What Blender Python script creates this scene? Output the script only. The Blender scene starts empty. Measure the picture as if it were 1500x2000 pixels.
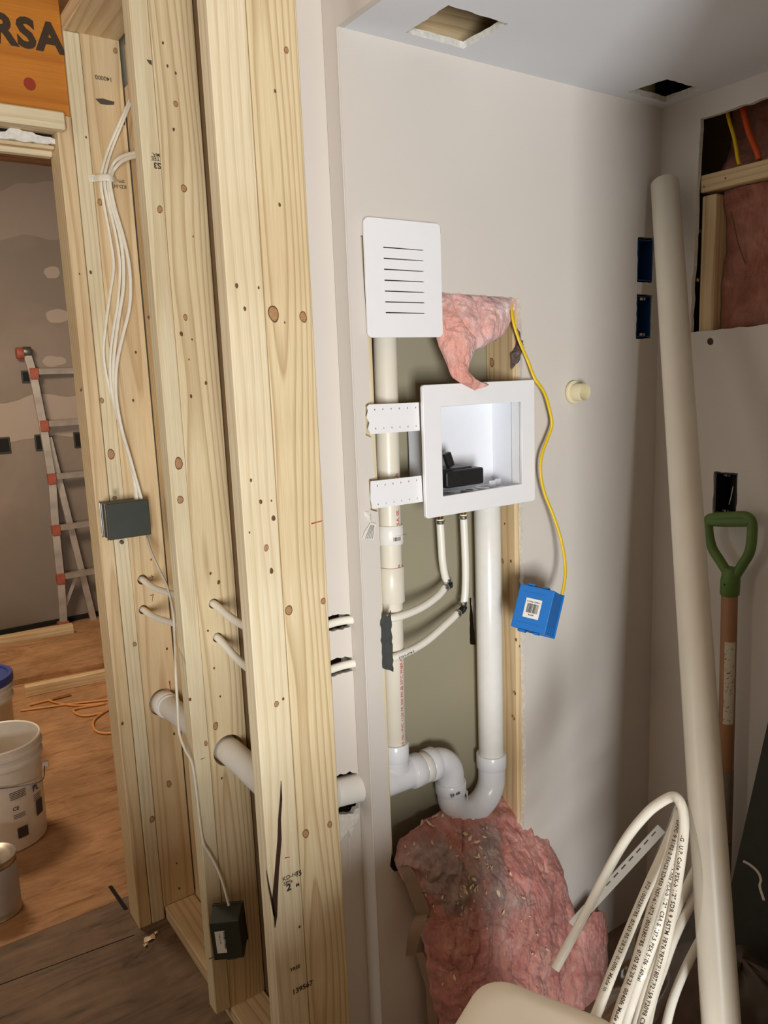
import bpy, bmesh, math, random
from mathutils import Vector, Matrix, noise
from mathutils.bvhtree import BVHTree
PI = math.pi
random.seed(7)
C = bpy.context.scene.collection
# ------------------------------------------------------------------ camera
EYE = 1.54
YAW, PITCH, ROLL, FPX = 0.599961, -0.172157, -0.039359, 1531.3
_f = Vector((math.sin(YAW)*math.cos(PITCH), math.cos(YAW)*math.cos(PITCH), math.sin(PITCH)))
_r = Vector((math.cos(YAW), -math.sin(YAW), 0)); _u = _r.cross(_f)
_c, _s = math.cos(ROLL), math.sin(ROLL)
RT, UP, FW = _c*_r + _s*_u, -_s*_r + _c*_u, _f
CAM = Vector((0, 0, EYE))
cam_d = bpy.data.cameras.new('camera'); cam = bpy.data.objects.new('camera', cam_d); C.objects.link(cam)
cam_d.sensor_fit = 'VERTICAL'; cam_d.sensor_height = 24; cam_d.lens = 24*FPX/2000; cam_d.clip_start = 0.02
M = Matrix((RT, UP, -FW)).transposed().to_4x4(); M.translation = CAM; cam.matrix_world = M
bpy.context.scene.camera = cam
# ------------------------------------------------------------------ light and exposure
sc = bpy.context.scene
sc.view_settings.view_transform = 'Standard'; sc.view_settings.look = 'None'
sc.view_settings.gamma = 1; sc.view_settings.use_curve_mapping = False
sc.view_settings.exposure = 0.0
wd = bpy.data.worlds.new('world'); sc.world = wd; wd.use_nodes = True
wd.node_tree.nodes['Background'].inputs[0].default_value = (1.0, .80, .60, 1)
wd.node_tree.nodes['Background'].inputs[1].default_value = 0.085
def area(name, loc, target, sx, sy, power, col, spread=180):
    d = bpy.data.lights.new(name, 'AREA'); d.shape = 'RECTANGLE'; d.size = sx; d.size_y = sy
    d.energy = power; d.color = col; d.spread = math.radians(spread)
    o = bpy.data.objects.new(name, d); C.objects.link(o); o.location = loc
    o.rotation_euler = (Vector(target) - Vector(loc)).to_track_quat('-Z', 'Y').to_euler(); return o
area('window_daylight', (-.80, -1.9, .95), (.9, 1.3, 1.25), .62, 1.1, 119, (.97, .985, 1.0))
area('far_room_ceiling_light', (0.1, 3.5, 2.30), (0.7, 4.6, 0.4), .5, .5, 34, (1.0, .80, .60))
area('hall_fill_left', (-1.75, 1.55, 1.55), (.6, 1.9, 1.2), .7, 1.0, 9, (1.0, .96, .90))  # added fill, no real window here; lifts the left-facing stud edges
area('hall_fill_top', (-1.3, 0.7, 2.45), (-.2, 1.8, 0.5), .6, .6, 3, (1.0, .86, .68))  # added weak warm fill from above, not a known lamp

# ------------------------------------------------------------------ pixel helpers (photo 1500x2000): a point of a known plane of the room
def ray(x, y): return RT*(x-750) + UP*(1000-y) + FW*FPX
def PY(x, y, Y): d = ray(x, y); return CAM + d*(Y/d.y)
def PX(x, y, X): d = ray(x, y); return CAM + d*(X/d.x)
def PZ(x, y, z): d = ray(x, y); return CAM + d*((z-EYE)/d.z)
def PD(x, y, dep): return CAM + ray(x, y)*(dep/FPX)
def xz(x, y, Y=1.27): p = PY(x, y, Y); return (p.x, p.z)
def yz(x, y, X=1.727): p = PX(x, y, X); return (p.y, p.z)
# ------------------------------------------------------------------ materials
def srgb(r, g, b):
    f = lambda v: (v/255/12.92) if v/255 <= .04045 else ((v/255+.055)/1.055)**2.4
    return (f(r), f(g), f(b), 1)
class NT:
    def __init__(s, name):
        s.m = bpy.data.materials.new(name); s.m.use_nodes = True; s.t = s.m.node_tree
        s.b = s.t.nodes['Principled BSDF']
    def n(s, typ, **kw):
        nd = s.t.nodes.new(typ)
        for k, v in kw.items():
            if k.startswith('i_'):
                key = k[2:]; key = int(key) if key.isdigit() else key
                nd.inputs[key].default_value = v
            else: setattr(nd, k, v)
        return nd
    def l(s, a, b): s.t.links.new(a, b)
    def obj(s): return s.n('ShaderNodeTexCoord').outputs['Object']
    def ramp(s, fac, stops):
        r = s.n('ShaderNodeValToRGB'); e = r.color_ramp.elements
        while len(e) < len(stops): e.new(.5)
        for i, (p, c) in enumerate(stops): e[i].position = p; e[i].color = c
        s.l(fac, r.inputs[0]); return r.outputs[0]
    def noise(s, vec, scale, detail=3, rough=.5, out=0, dist=0):
        k = s.n('ShaderNodeTexNoise'); k.inputs['Scale'].default_value = scale; k.inputs['Detail'].default_value = detail
        k.inputs['Roughness'].default_value = rough; k.inputs['Distortion'].default_value = dist
        if vec is not None: s.l(vec, k.inputs['Vector'])
        return k.outputs[out]
    def bump(s, h, strength, dist):
        b = s.n('ShaderNodeBump'); b.inputs['Strength'].default_value = strength; b.inputs['Distance'].default_value = dist
        s.l(h, b.inputs['Height']); s.l(b.outputs[0], s.b.inputs['Normal'])
    def mix(s, fac, a, b, mode='MIX'):
        k = s.n('ShaderNodeMix', data_type='RGBA', blend_type=mode)
        for sock, v in ((k.inputs[0], fac), (k.inputs[6], a), (k.inputs[7], b)):
            if isinstance(v, (int, float, tuple)): sock.default_value = v
            else: s.l(v, sock)
        return k.outputs[2]
def plain(name, col, rough=.5, metal=0, var=.06, scale=30, bump=0, spec=.5, trans=None):
    k = NT(name); o = k.obj(); nz = k.noise(o, scale)
    a = tuple(max(0, c*(1-var)) for c in col[:3]) + (1,); b = tuple(min(1, c*(1+var)) for c in col[:3]) + (1,)
    k.l(k.ramp(nz, [(.3, a), (.7, b)]), k.b.inputs['Base Color'])
    k.b.inputs['Roughness'].default_value = rough; k.b.inputs['Metallic'].default_value = metal
    k.b.inputs['Specular IOR Level'].default_value = spec
    if bump: k.bump(k.noise(o, scale*6), .4, bump)
    if trans: k.b.inputs['Subsurface Weight'].default_value = trans; k.b.inputs['Subsurface Radius'].default_value = (.01, .01, .01)
    return k.m
def wood(name, light, dark, ring=.0065, rough=.62, contrast=1.0):
    k = NT(name); o = k.obj(); inf = k.n('ShaderNodeObjectInfo').outputs['Random']
    # slow wobble along the grain, pith offset that differs from board to board
    mp = k.n('ShaderNodeMapping'); mp.inputs['Scale'].default_value = (1, 1, .16); k.l(o, mp.inputs[0])
    rnd = k.n('ShaderNodeMath', operation='MULTIPLY_ADD'); k.l(inf, rnd.inputs[0]); rnd.inputs[1].default_value = 7.3; rnd.inputs[2].default_value = .4
    off = k.n('ShaderNodeCombineXYZ'); k.l(rnd.outputs[0], off.inputs[2])
    add = k.n('ShaderNodeVectorMath', operation='ADD'); k.l(mp.outputs[0], add.inputs[0]); k.l(off.outputs[0], add.inputs[1])
    wob = k.noise(add.outputs[0], 5.5, 2, .5, out=1)
    sub = k.n('ShaderNodeVectorMath', operation='MULTIPLY_ADD'); k.l(wob, sub.inputs[0])
    sub.inputs[1].default_value = (.065, .065, 0); k.l(mp.outputs[0], sub.inputs[2])
    sx = k.n('ShaderNodeMath', operation='MULTIPLY_ADD'); k.l(inf, sx.inputs[0]); sx.inputs[1].default_value = -.10; sx.inputs[2].default_value = .02
    sy = k.n('ShaderNodeMath', operation='MULTIPLY_ADD'); k.l(inf, sy.inputs[0]); sy.inputs[1].default_value = .03; sy.inputs[2].default_value = .015
    o2 = k.n('ShaderNodeCombineXYZ'); k.l(sx.outputs[0], o2.inputs[0]); k.l(sy.outputs[0], o2.inputs[1])
    a2 = k.n('ShaderNodeVectorMath', operation='ADD'); k.l(sub.outputs[0], a2.inputs[0]); k.l(o2.outputs[0], a2.inputs[1])
    fl = k.n('ShaderNodeVectorMath', operation='MULTIPLY'); k.l(a2.outputs[0], fl.inputs[0]); fl.inputs[1].default_value = (1, 1, 0)
    ln = k.n('ShaderNodeVectorMath', operation='LENGTH'); k.l(fl.outputs[0], ln.inputs[0])
    ms = k.n('ShaderNodeMath', operation='MULTIPLY'); k.l(ln.outputs['Value'], ms.inputs[0]); ms.inputs[1].default_value = 1/ring
    fr = k.n('ShaderNodeMath', operation='FRACT'); k.l(ms.outputs[0], fr.inputs[0])
    mid = tuple(light[i]*.6+dark[i]*.4 for i in range(3)) + (1,)
    dk = tuple(light[i]*(1-contrast)+dark[i]*contrast for i in range(3)) + (1,)
    rings = k.ramp(fr.outputs[0], [(0, light), (.45, light), (.84, dk), (.95, light)])
    mf = k.n('ShaderNodeMapping'); mf.inputs['Scale'].default_value = (1, 1, .02); k.l(o, mf.inputs[0])
    fib = k.noise(mf.outputs[0], 420, 2)
    fibc = k.ramp(fib, [(.3, (.86, .84, .80, 1)), (.7, (1, 1, 1, 1))])
    big = k.ramp(k.noise(o, 2.6, 3), [(.3, (.84, .78, .70, 1)), (.65, (1, 1, 1, 1))])
    c1 = k.mix(1.0, rings, fibc, 'MULTIPLY'); c2 = k.mix(.8, c1, big, 'MULTIPLY')
    k.l(c2, k.b.inputs['Base Color']); k.b.inputs['Roughness'].default_value = rough
    k.b.inputs['Specular IOR Level'].default_value = .3
    k.bump(fib, .25, .0004)
    return k.m
def drywall(name, col, patch=None, bumpd=.0004, pscale=2.2, lo=.52, hi=.56):
    k = NT(name); o = k.obj()
    nz = k.noise(o, 1.7, 3); a = tuple(c*.95 for c in col[:3]) + (1,)
    base = k.ramp(nz, [(.35, a), (.65, col)])
    if patch:
        pn = k.noise(o, pscale, 4, .6, dist=.4)
        msk = k.ramp(pn, [(lo, (0, 0, 0, 1)), (hi, (1, 1, 1, 1))])
        base = k.mix(msk, base, patch)
    k.l(base, k.b.inputs['Base Color']); k.b.inputs['Roughness'].default_value = .75
    k.b.inputs['Specular IOR Level'].default_value = .25
    k.bump(k.noise(o, 260, 2), .3, bumpd)
    return k.m
W_LIGHT = wood('spruce_light', srgb(238, 226, 194), srgb(208, 184, 136), ring=.013, contrast=.45)
W_MID = wood('spruce_grain', srgb(234, 216, 176), srgb(178, 144, 94), ring=.0085, contrast=.6)
W_PALE = wood('spruce_pale', srgb(234, 222, 188), srgb(202, 180, 134), ring=.014, contrast=.45)
W_WARM = wood('spruce_warm', srgb(230, 206, 164), srgb(186, 150, 102), ring=.014, contrast=.55)
W_LVL = wood('laminated_beam', srgb(204, 132, 48), srgb(176, 104, 34), ring=.085, contrast=.6)
W_DARKHOLE = plain('drilled_wood', srgb(150, 112, 70), .8)
M_WALL = drywall('painted_drywall', srgb(216, 209, 199))
M_CEIL = drywall('ceiling_drywall', srgb(228, 231, 236))
M_GYP = plain('gypsum_core', srgb(226, 222, 212), .9, var=.12, scale=120)
M_OLIVE = drywall('grey_green_board', srgb(158, 150, 126))
M_BACKP = drywall('drywall_back_paper', srgb(120, 98, 70))
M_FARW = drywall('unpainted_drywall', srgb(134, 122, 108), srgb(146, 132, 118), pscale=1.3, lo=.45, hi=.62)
M_PVC = plain('pvc_white', srgb(236, 234, 226), .28, var=.02, scale=40)
M_PVCY = plain('pvc_cream', srgb(228, 221, 203), .36, var=.03, scale=12)
M_PVCB = plain('pvc_cool_white', srgb(234, 236, 238), .26, var=.03, scale=25)
M_PEX = plain('pex_white', srgb(240, 236, 222), .32, var=.02)
M_PLAS = plain('white_plastic', srgb(240, 240, 240), .35, var=.01)
M_PLASIN = plain('box_white_plastic', srgb(238, 240, 244), .3, var=.01)
M_BLACKP = plain('black_plastic', srgb(30, 30, 31), .42, var=.2, scale=60)
M_DARK = plain('dark_void', srgb(24, 20, 16), .9)
M_STEEL = plain('galvanised_steel', srgb(120, 122, 118), .45, .85, var=.18, scale=25)
M_CLAMP = plain('clamp_steel', srgb(190, 186, 178), .28, 1.0, var=.15, scale=90)
M_BRASS = plain('brass', srgb(190, 150, 80), .25, 1.0)
M_BLUE = plain('blue_box_plastic', srgb(22, 116, 198), .42, var=.05, scale=14)
M_BLUED = plain('dark_blue_plastic', srgb(18, 60, 110), .45, var=.15)
M_GREYBOX = plain('dark_grey_box', srgb(60, 63, 56), .5, var=.1, scale=20)
M_YELLOW = plain('yellow_sheath', srgb(236, 200, 30), .4, var=.05)
M_ORANGE = plain('orange_sheath', srgb(206, 84, 30), .45, var=.06)
M_CABLE = plain('white_sheath', srgb(226, 218, 198), .45, var=.05, scale=60)
M_INK = plain('black_ink', srgb(30, 26, 24), .7)
M_INKW = plain('stamp_ink', srgb(64, 52, 44), .8)
M_RED = plain('red_ink', srgb(196, 44, 44), .6)
M_REDM = plain('red_marker', srgb(170, 40, 30), .6)
M_LABEL = plain('paper_label', srgb(236, 234, 226), .6, var=.03)
M_GREEN = plain('green_handle', srgb(84, 112, 44), .5, var=.15, scale=18)
M_SHAFT = plain('shovel_shaft', srgb(150, 106, 70), .5, var=.12, scale=8)
M_FERR = plain('painted_socket', srgb(110, 96, 76), .5, var=.1)
M_ALU = plain('aluminium', srgb(196, 186, 172), .42, .55, var=.25, scale=9)
M_HINGE = plain('red_ladder_plastic', srgb(160, 84, 62), .6, var=.15)
M_BUCKET = plain('bucket_white', srgb(226, 216, 198), .4, var=.04, trans=.1)
M_LID = plain('blue_lid', srgb(52, 66, 128), .45, var=.08)
M_TUB = plain('cream_tub', srgb(244, 236, 214), .42, var=.05, scale=8)
M_TIN = plain('tin', srgb(186, 176, 160), .35, .9, var=.12)
M_TAPE = plain('joint_paper', srgb(224, 220, 208), .8, var=.05)
M_KRAFT = plain('kraft_paper', srgb(156, 134, 112), .8, var=.12, scale=12)
M_CHIP = plain('wood_chip', srgb(240, 216, 184), .8, var=.1)
M_KNOTR = plain('knot_brown', srgb(104, 68, 38), .6, var=.3, scale=300)
M_KNOTC = plain('knot_heart', srgb(170, 130, 88), .6, var=.3, scale=300)
M_DGREEN = plain('dark_green_board', srgb(44, 46, 34), .7, var=.15)
M_BAG = plain('dark_bag', srgb(70, 58, 42), .5, var=.2, scale=6)
M_BARK = plain('bark', srgb(98, 82, 78), .95, var=.5, scale=160, bump=.004)
M_CORD = plain('orange_cord', srgb(214, 150, 84), .5)
M_CREAM = plain('cream_flange', srgb(226, 216, 178), .4, var=.04)
def ply(name='plywood_subfloor', a=srgb(150, 104, 64), b=srgb(190, 142, 96), cc=srgb(206, 162, 116), sc_=26):
    k = NT(name); o = k.obj()
    mp = k.n('ShaderNodeMapping'); mp.inputs['Scale'].default_value = (.25, 1.3, 1); mp.inputs['Rotation'].default_value = (0, 0, .5); k.l(o, mp.inputs[0])
    g = k.noise(mp.outputs[0], sc_, 4, .6, dist=1.2)
    c = k.ramp(g, [(.28, a), (.45, b), (.75, cc)])
    d = k.ramp(k.noise(o, 1.9, 6, .7, dist=.6), [(.38, (.55, .53, .50, 1)), (.62, (1, 1, 1, 1))])
    # boot dust and smears where the doorway has been walked through
    k.l(k.mix(.85, c, d, 'MULTIPLY'), k.b.inputs['Base Color']); k.b.inputs['Roughness'].default_value = .7
    k.bump(g, .3, .001); return k.m
M_PLY = ply()
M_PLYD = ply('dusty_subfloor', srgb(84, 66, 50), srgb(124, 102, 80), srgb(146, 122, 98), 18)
def fluff(name, a, b, c, d0=(150, 128, 122), d1=(206, 186, 176)):
    k = NT(name); o = k.obj()
    n1 = k.noise(o, 14, 5, .65, dist=.8)
    col = k.ramp(n1, [(.28, a), (.5, b), (.72, c)])
    at = k.n('ShaderNodeAttribute'); at.attribute_name = 'dust'
    dn = k.noise(o, 40, 4); dcol = k.ramp(dn, [(.3, srgb(*d0)), (.7, srgb(*d1))])
    k.l(k.mix(at.outputs['Fac'], col, dcol), k.b.inputs['Base Color'])
    k.b.inputs['Roughness'].default_value = 1; k.b.inputs['Specular IOR Level'].default_value = .05
    k.b.inputs['Sheen Weight'].default_value = .15
    mp = k.n('ShaderNodeMapping'); mp.inputs['Scale'].default_value = (1, 1, .35); mp.inputs['Rotation'].default_value = (0, .6, 0); k.l(o, mp.inputs[0])
    h = k.n('ShaderNodeMath', operation='ADD'); k.l(k.noise(mp.outputs[0], 90, 6, .7, dist=1.5), h.inputs[0]); k.l(k.noise(o, 28, 5, .6), h.inputs[1])
    k.bump(h.outputs[0], .9, .006); return k.m
M_PINK = fluff('pink_glass_wool', srgb(196, 122, 114), srgb(222, 154, 142), srgb(238, 188, 174))
M_PINKL = fluff('pale_pink_glass_wool', srgb(236, 158, 140), srgb(242, 180, 164), srgb(246, 200, 190), (238, 190, 188), (250, 226, 222))
def film():
    k = NT('clear_plastic_film'); t = k.t
    tr = k.n('ShaderNodeBsdfTransparent'); tr.inputs[0].default_value = (.97, .96, .94, 1)
    gl = k.n('ShaderNodeBsdfGlossy'); gl.inputs['Roughness'].default_value = .2; gl.inputs[0].default_value = (.8, .8, .78, 1)
    mx = k.n('ShaderNodeMixShader'); fr = k.n('ShaderNodeLayerWeight'); fr.inputs[0].default_value = .25
    b = k.n('ShaderNodeBump'); b.inputs['Strength'].default_value = .25; b.inputs['Distance'].default_value = .003
    k.l(k.noise(k.obj(), 30, 3), b.inputs['Height']); k.l(b.outputs[0], gl.inputs['Normal']); k.l(b.outputs[0], fr.inputs['Normal'])
    m2 = k.n('ShaderNodeMath', operation='MULTIPLY_ADD'); k.l(fr.outputs['Facing'], m2.inputs[0]); m2.inputs[1].default_value = .38; m2.inputs[2].default_value = .05
    k.l(m2.outputs[0], mx.inputs[0]); k.l(tr.outputs[0], mx.inputs[1]); k.l(gl.outputs[0], mx.inputs[2])
    k.l(mx.outputs[0], t.nodes['Material Output'].inputs['Surface']); return k.m
M_FILM = film()
# ------------------------------------------------------------------ object helpers
def tag(o, label=None, cat=None, group=None, kind=None):
    if label: o['label'] = label
    if cat: o['category'] = cat
    if group: o['group'] = group
    if kind: o['kind'] = kind
    return o
def thing(name, label, cat, loc, group=None):
    o = bpy.data.objects.new(name, None); C.objects.link(o); o.location = loc; o.empty_display_size = .05
    return tag(o, label, cat, group)
def link(o, parent):
    C.objects.link(o)
    if parent is not None:
        if not hasattr(link, 'm'): link.m = {}
        o.parent = parent
        pm = link.m.get(parent.name) or Matrix.Translation(parent.location)
        o.matrix_parent_inverse = pm.inverted()
        link.m[o.name] = o.matrix_basis.copy()
    else:
        if not hasattr(link, 'm'): link.m = {}
        link.m[o.name] = o.matrix_basis.copy()
    return o
def mk(name, verts, faces, mat, parent=None, smooth=False, origin=None):
    vs = [Vector(v) for v in verts]
    if origin is None:
        lo = Vector((min(v.x for v in vs), min(v.y for v in vs), min(v.z for v in vs)))
        hi = Vector((max(v.x for v in vs), max(v.y for v in vs), max(v.z for v in vs)))
        origin = Vector(((lo.x+hi.x)/2, (lo.y+hi.y)/2, lo.z))
    me = bpy.data.meshes.new(name); me.from_pydata([v-origin for v in vs], [], faces)
    me.materials.append(mat)
    bm = bmesh.new(); bm.from_mesh(me); bmesh.ops.recalc_face_normals(bm, faces=bm.faces); bm.to_mesh(me); bm.free()
    if smooth:
        me.polygons.foreach_set('use_smooth', [True]*len(me.polygons))
        me.set_sharp_from_angle(angle=math.radians(40)) if hasattr(me, 'set_sharp_from_angle') else None
    o = bpy.data.objects.new(name, me); o.location = origin
    return link(o, parent)
def box(name, lo, hi, mat, parent=None, bev=.0015, rot=None, seg=1, grain='z'):
    """axis box from corner to corner, edges eased; rot = Matrix about its centre"""
    lo, hi = Vector(lo), Vector(hi); c = (lo+hi)/2; s = hi-lo
    bm = bmesh.new(); bmesh.ops.create_cube(bm, size=1)
    for v in bm.verts: v.co = Vector((v.co.x*s.x, v.co.y*s.y, v.co.z*s.z))
    if bev: bmesh.ops.bevel(bm, geom=bm.edges[:], offset=min(bev, min(s)*.4), segments=seg, affect='EDGES', profile=.6)
    me = bpy.data.meshes.new(name); bm.to_mesh(me); bm.free(); me.materials.append(mat)
    if seg > 1:
        me.polygons.foreach_set('use_smooth', [True]*len(me.polygons)); me.set_sharp_from_angle(angle=math.radians(35))
    G = {'z': None, 'x': Matrix.Rotation(PI/2, 3, 'Y'), 'y': Matrix.Rotation(-PI/2, 3, 'X')}[grain]
    if G is not None: me.transform(G.inverted().to_4x4()); rot = (rot @ G) if rot is not None else G
    o = bpy.data.objects.new(name, me); o.location = c
    if rot is not None: o.matrix_basis = Matrix.Translation(c) @ rot.to_4x4()
    return link(o, parent)
def plate(name, outer, holes, th, mat, frame, parent=None, mat2=None, bevel=0):
    """flat sheet with holes. frame = (origin, u, v): outline (a, b) -> origin + a*u + b*v, thickness grows along -(u x v)"""
    cu = bpy.data.curves.new(name, 'CURVE'); cu.dimensions = '2D'; cu.fill_mode = 'BOTH'; K = 100.0; cu.extrude = (th/2 - bevel)*K; cu.bevel_depth = bevel*K
    for loop in [outer]+list(holes):
        sp = cu.splines.new('POLY'); sp.points.add(len(loop)-1); sp.use_cyclic_u = True
        for p, q in zip(sp.points, loop): p.co = (q[0]*K, q[1]*K, 0, 1)
    tmp = bpy.data.objects.new(name+'_c', cu); me = bpy.data.meshes.new_from_object(tmp)
    bpy.data.objects.remove(tmp); bpy.data.curves.remove(cu)
    me.transform(Matrix.Scale(1/K, 4)); me.materials.clear(); me.materials.append(mat)
    org, u, v = Vector(frame[0]), Vector(frame[1]), Vector(frame[2]); w = u.cross(v)
    if mat2:
        me.materials.append(mat2)
        for p in me.polygons:
            if abs(p.normal.z) < .6: p.material_index = 1
    me.name = name
    xs = [q[0] for q in outer]; ys = [q[1] for q in outer]; cx, cy = (min(xs)+max(xs))/2, min(ys)
    for vv in me.vertices: vv.co.x -= cx; vv.co.y -= cy
    o = bpy.data.objects.new(name, me)
    m = Matrix((u, v, w)).transposed().to_4x4(); m.translation = org + u*cx + v*cy - w*(th/2)
    o.matrix_basis = m
    return link(o, parent)
XZ = lambda Y: ((0, Y, 0), (1, 0, 0), (0, 0, 1))            # faces -y, sheet goes +y
YZ = lambda X: ((X, 0, 0), (0, -1, 0), (0, 0, 1))           # outline given as (-y, z), faces -x, sheet goes +x
def catmull(pts, n=8):
    P = [Vector(p) for p in pts]; P = [P[0]*2-P[1]] + P + [P[-1]*2-P[-2]]; out = []
    for i in range(1, len(P)-2):
        a, b, c, d = P[i-1], P[i], P[i+1], P[i+2]
        for k in range(n):
            t = k/n
            out.append(.5*((2*b) + (c-a)*t + (2*a-5*b+4*c-d)*t*t + (3*b-a-3*c+d)*t**3))
    out.append(P[-2]); return out
def tube(name, pts, r, mat, parent=None, seg=14, flat=1.0, cap=True, hollow=0):
    pts = [Vector(p) for p in pts]; n = len(pts); rs = r if isinstance(r, (list, tuple)) else [r]*n
    T = [(pts[min(i+1, n-1)]-pts[max(i-1, 0)]).normalized() for i in range(n)]
    ref = Vector((0, 1, 0)) if abs(T[0].y) < .9 else Vector((1, 0, 0))
    nrm = (ref - T[0]*ref.dot(T[0])).normalized(); V = []; F = []
    for i in range(n):
        nrm = (nrm - T[i]*nrm.dot(T[i])).normalized(); bn = T[i].cross(nrm)
        for k in range(seg):
            a = 2*math.pi*k/seg
            V.append(pts[i] + nrm*math.cos(a)*rs[i]*flat + bn*math.sin(a)*rs[i])
    for i in range(n-1):
        for k in range(seg):
            a, b = i*seg+k, i*seg+(k+1) % seg; F.append((a, b, b+seg, a+seg))
    if hollow:
        m = len(V)
        for i, rr in ((n-1, 1), (0, -1)):
            base = i*seg; st = len(V); cen = pts[i]
            for k in range(seg): V.append(cen + (V[base+k]-cen)*((rs[i]-hollow)/rs[i]))
            st2 = len(V)
            for k in range(seg): V.append(V[st+k] - T[i]*rr*.04)
            for k in range(seg):
                k2 = (k+1) % seg; F.append((base+k, base+k2, st+k2, st+k)); F.append((st+k, st+k2, st2+k2, st2+k))
            F.append(tuple(range(st2, st2+seg)))
    elif cap: F.append(tuple(range(seg))); F.append(tuple(range((n-1)*seg, n*seg)))
    return mk(name, V, F, mat, parent, smooth=True)
def cyl(name, a, b, r, mat, parent=None, seg=24, r2=None, hollow=0, ease=.0012):
    a, b = Vector(a), Vector(b); L = (b-a).length; r2 = r if r2 is None else r2; d = (b-a)/L; e = min(ease, L/4)
    return tube(name, [a, a+d*e, b-d*e, b], [r-e*.8, r, r2, r2-e*.8], mat, parent, seg, hollow=hollow)
def lathe(name, prof, base, mat, parent=None, seg=40, axis=(0, 0, 1)):
    """prof = [(radius, height)...] closed or open outline turned about the axis at base"""
    ax = Vector(axis).normalized(); q = ax.to_track_quat('Z', 'Y'); V = []; F = []; n = len(prof)
    for i, (r, h) in enumerate(prof):
        for k in range(seg):
            a = 2*math.pi*k/seg; V.append(Vector(base) + q @ Vector((r*math.cos(a), r*math.sin(a), h)))
    for i in range(n-1):
        for k in range(seg):
            a, b = i*seg+k, i*seg+(k+1) % seg; F.append((a, b, b+seg, a+seg))
    return mk(name, V, F, mat, parent, smooth=True)
def glyphs(txt, size, bold=0.0, space=1.0, align='LEFT'):
    cu = bpy.data.curves.new('t', 'FONT'); cu.body = txt; cu.size = size; cu.offset = bold*size; cu.space_character = space
    cu.align_x = align; cu.resolution_u = 3
    o = bpy.data.objects.new('t', cu); me = bpy.data.meshes.new_from_object(o)
    bpy.data.objects.remove(o); bpy.data.curves.remove(cu)
    return [v.co.copy() for v in me.vertices], [tuple(p.vertices) for p in me.polygons], me
def text(name, txt, size, origin, u, v, mat, parent, bold=0.0, space=1.0, align='LEFT'):
    V, F, me = glyphs(txt, size, bold, space, align); bpy.data.meshes.remove(me)
    u, v, org = Vector(u), Vector(v), Vector(origin)
    return mk(name, [org + u*p.x + v*p.y for p in V], F, mat, parent)
def wraptext(name, txt, size, path, r, mat, parent, s0=0, bold=0.0, turn=0.0, space=1.0, face=None, flip=1):
    """print running along a tube, on the side that looks to `face`"""
    V, F, me = glyphs(txt, size, bold, space)
    bm = bmesh.new(); bm.from_mesh(me); bmesh.ops.triangulate(bm, faces=bm.faces)
    L = [0]
    P = [Vector(p) for p in path]
    for a, b in zip(P, P[1:]): L.append(L[-1]+(b-a).length)
    face = Vector(face) if face is not None else CAM; out = []
    for vv in bm.verts:
        s = s0 + vv.co.x
        i = 0
        while i < len(P)-2 and L[i+1] < s: i += 1
        t = (s-L[i])/(L[i+1]-L[i]); c = P[i].lerp(P[i+1], t); tg = (P[i+1]-P[i]).normalized()
        n = (face-c); n = (n - tg*n.dot(tg)).normalized(); b = n.cross(tg)*flip
        a = turn + (vv.co.y - size*.35)/r
        out.append(c + (n*math.cos(a) + b*math.sin(a))*(r+.0003))
    fs = [tuple(v.index for v in f.verts) for f in bm.faces]; bm.free(); bpy.data.meshes.remove(me)
    return mk(name, out, fs, mat, parent)
def jag(pts, step=.008, amp=.0025, closed=True):
    """roughen a cut outline"""
    out = []
    n = len(pts)
    for i in range(n if closed else n-1):
        a = Vector((pts[i][0], pts[i][1], 0)); b = Vector((pts[(i+1) % n][0], pts[(i+1) % n][1], 0)); L = (b-a).length
        k = max(1, int(L/step)); nr = Vector((-(b-a).y, (b-a).x, 0)).normalized() if L > 0 else Vector((0, 0, 0))
        for j in range(k):
            p = a.lerp(b, j/k); am = amp if j else amp*.3
            q = p + nr*random.uniform(-am, am); out.append((q.x, q.y))
    return out if closed else out + [tuple(pts[-1])]
def circ(cx, cy, r, n=28, ry=None): ry = ry or r; return [(cx+r*math.cos(2*math.pi*k/n), cy+ry*math.sin(2*math.pi*k/n)) for k in range(n)]
def arc(c, a0, a1, R, e1, e2, n=14):
    c, e1, e2 = Vector(c), Vector(e1), Vector(e2)
    return [c + (e1*math.cos(a0+(a1-a0)*k/n) + e2*math.sin(a0+(a1-a0)*k/n))*R for k in range(n+1)]
PI = math.pi
# ================================================================== THE ROOM SHELL
box('floor', (-3, 2.2615, -.03), (3.4, 5.6, 0), M_PLY, bev=0)['kind'] = 'structure'
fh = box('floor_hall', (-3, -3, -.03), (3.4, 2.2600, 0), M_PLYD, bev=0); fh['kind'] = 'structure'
_a, _b = PZ(-40, 1938, .0006), PZ(262, 1826, .0006); _n = Vector((0, .0016, 0))
mk('panel_joint', [_a-_n, _b-_n, _b+_n, _a+_n], [(0, 1, 2, 3)], M_DARK, fh)
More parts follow.
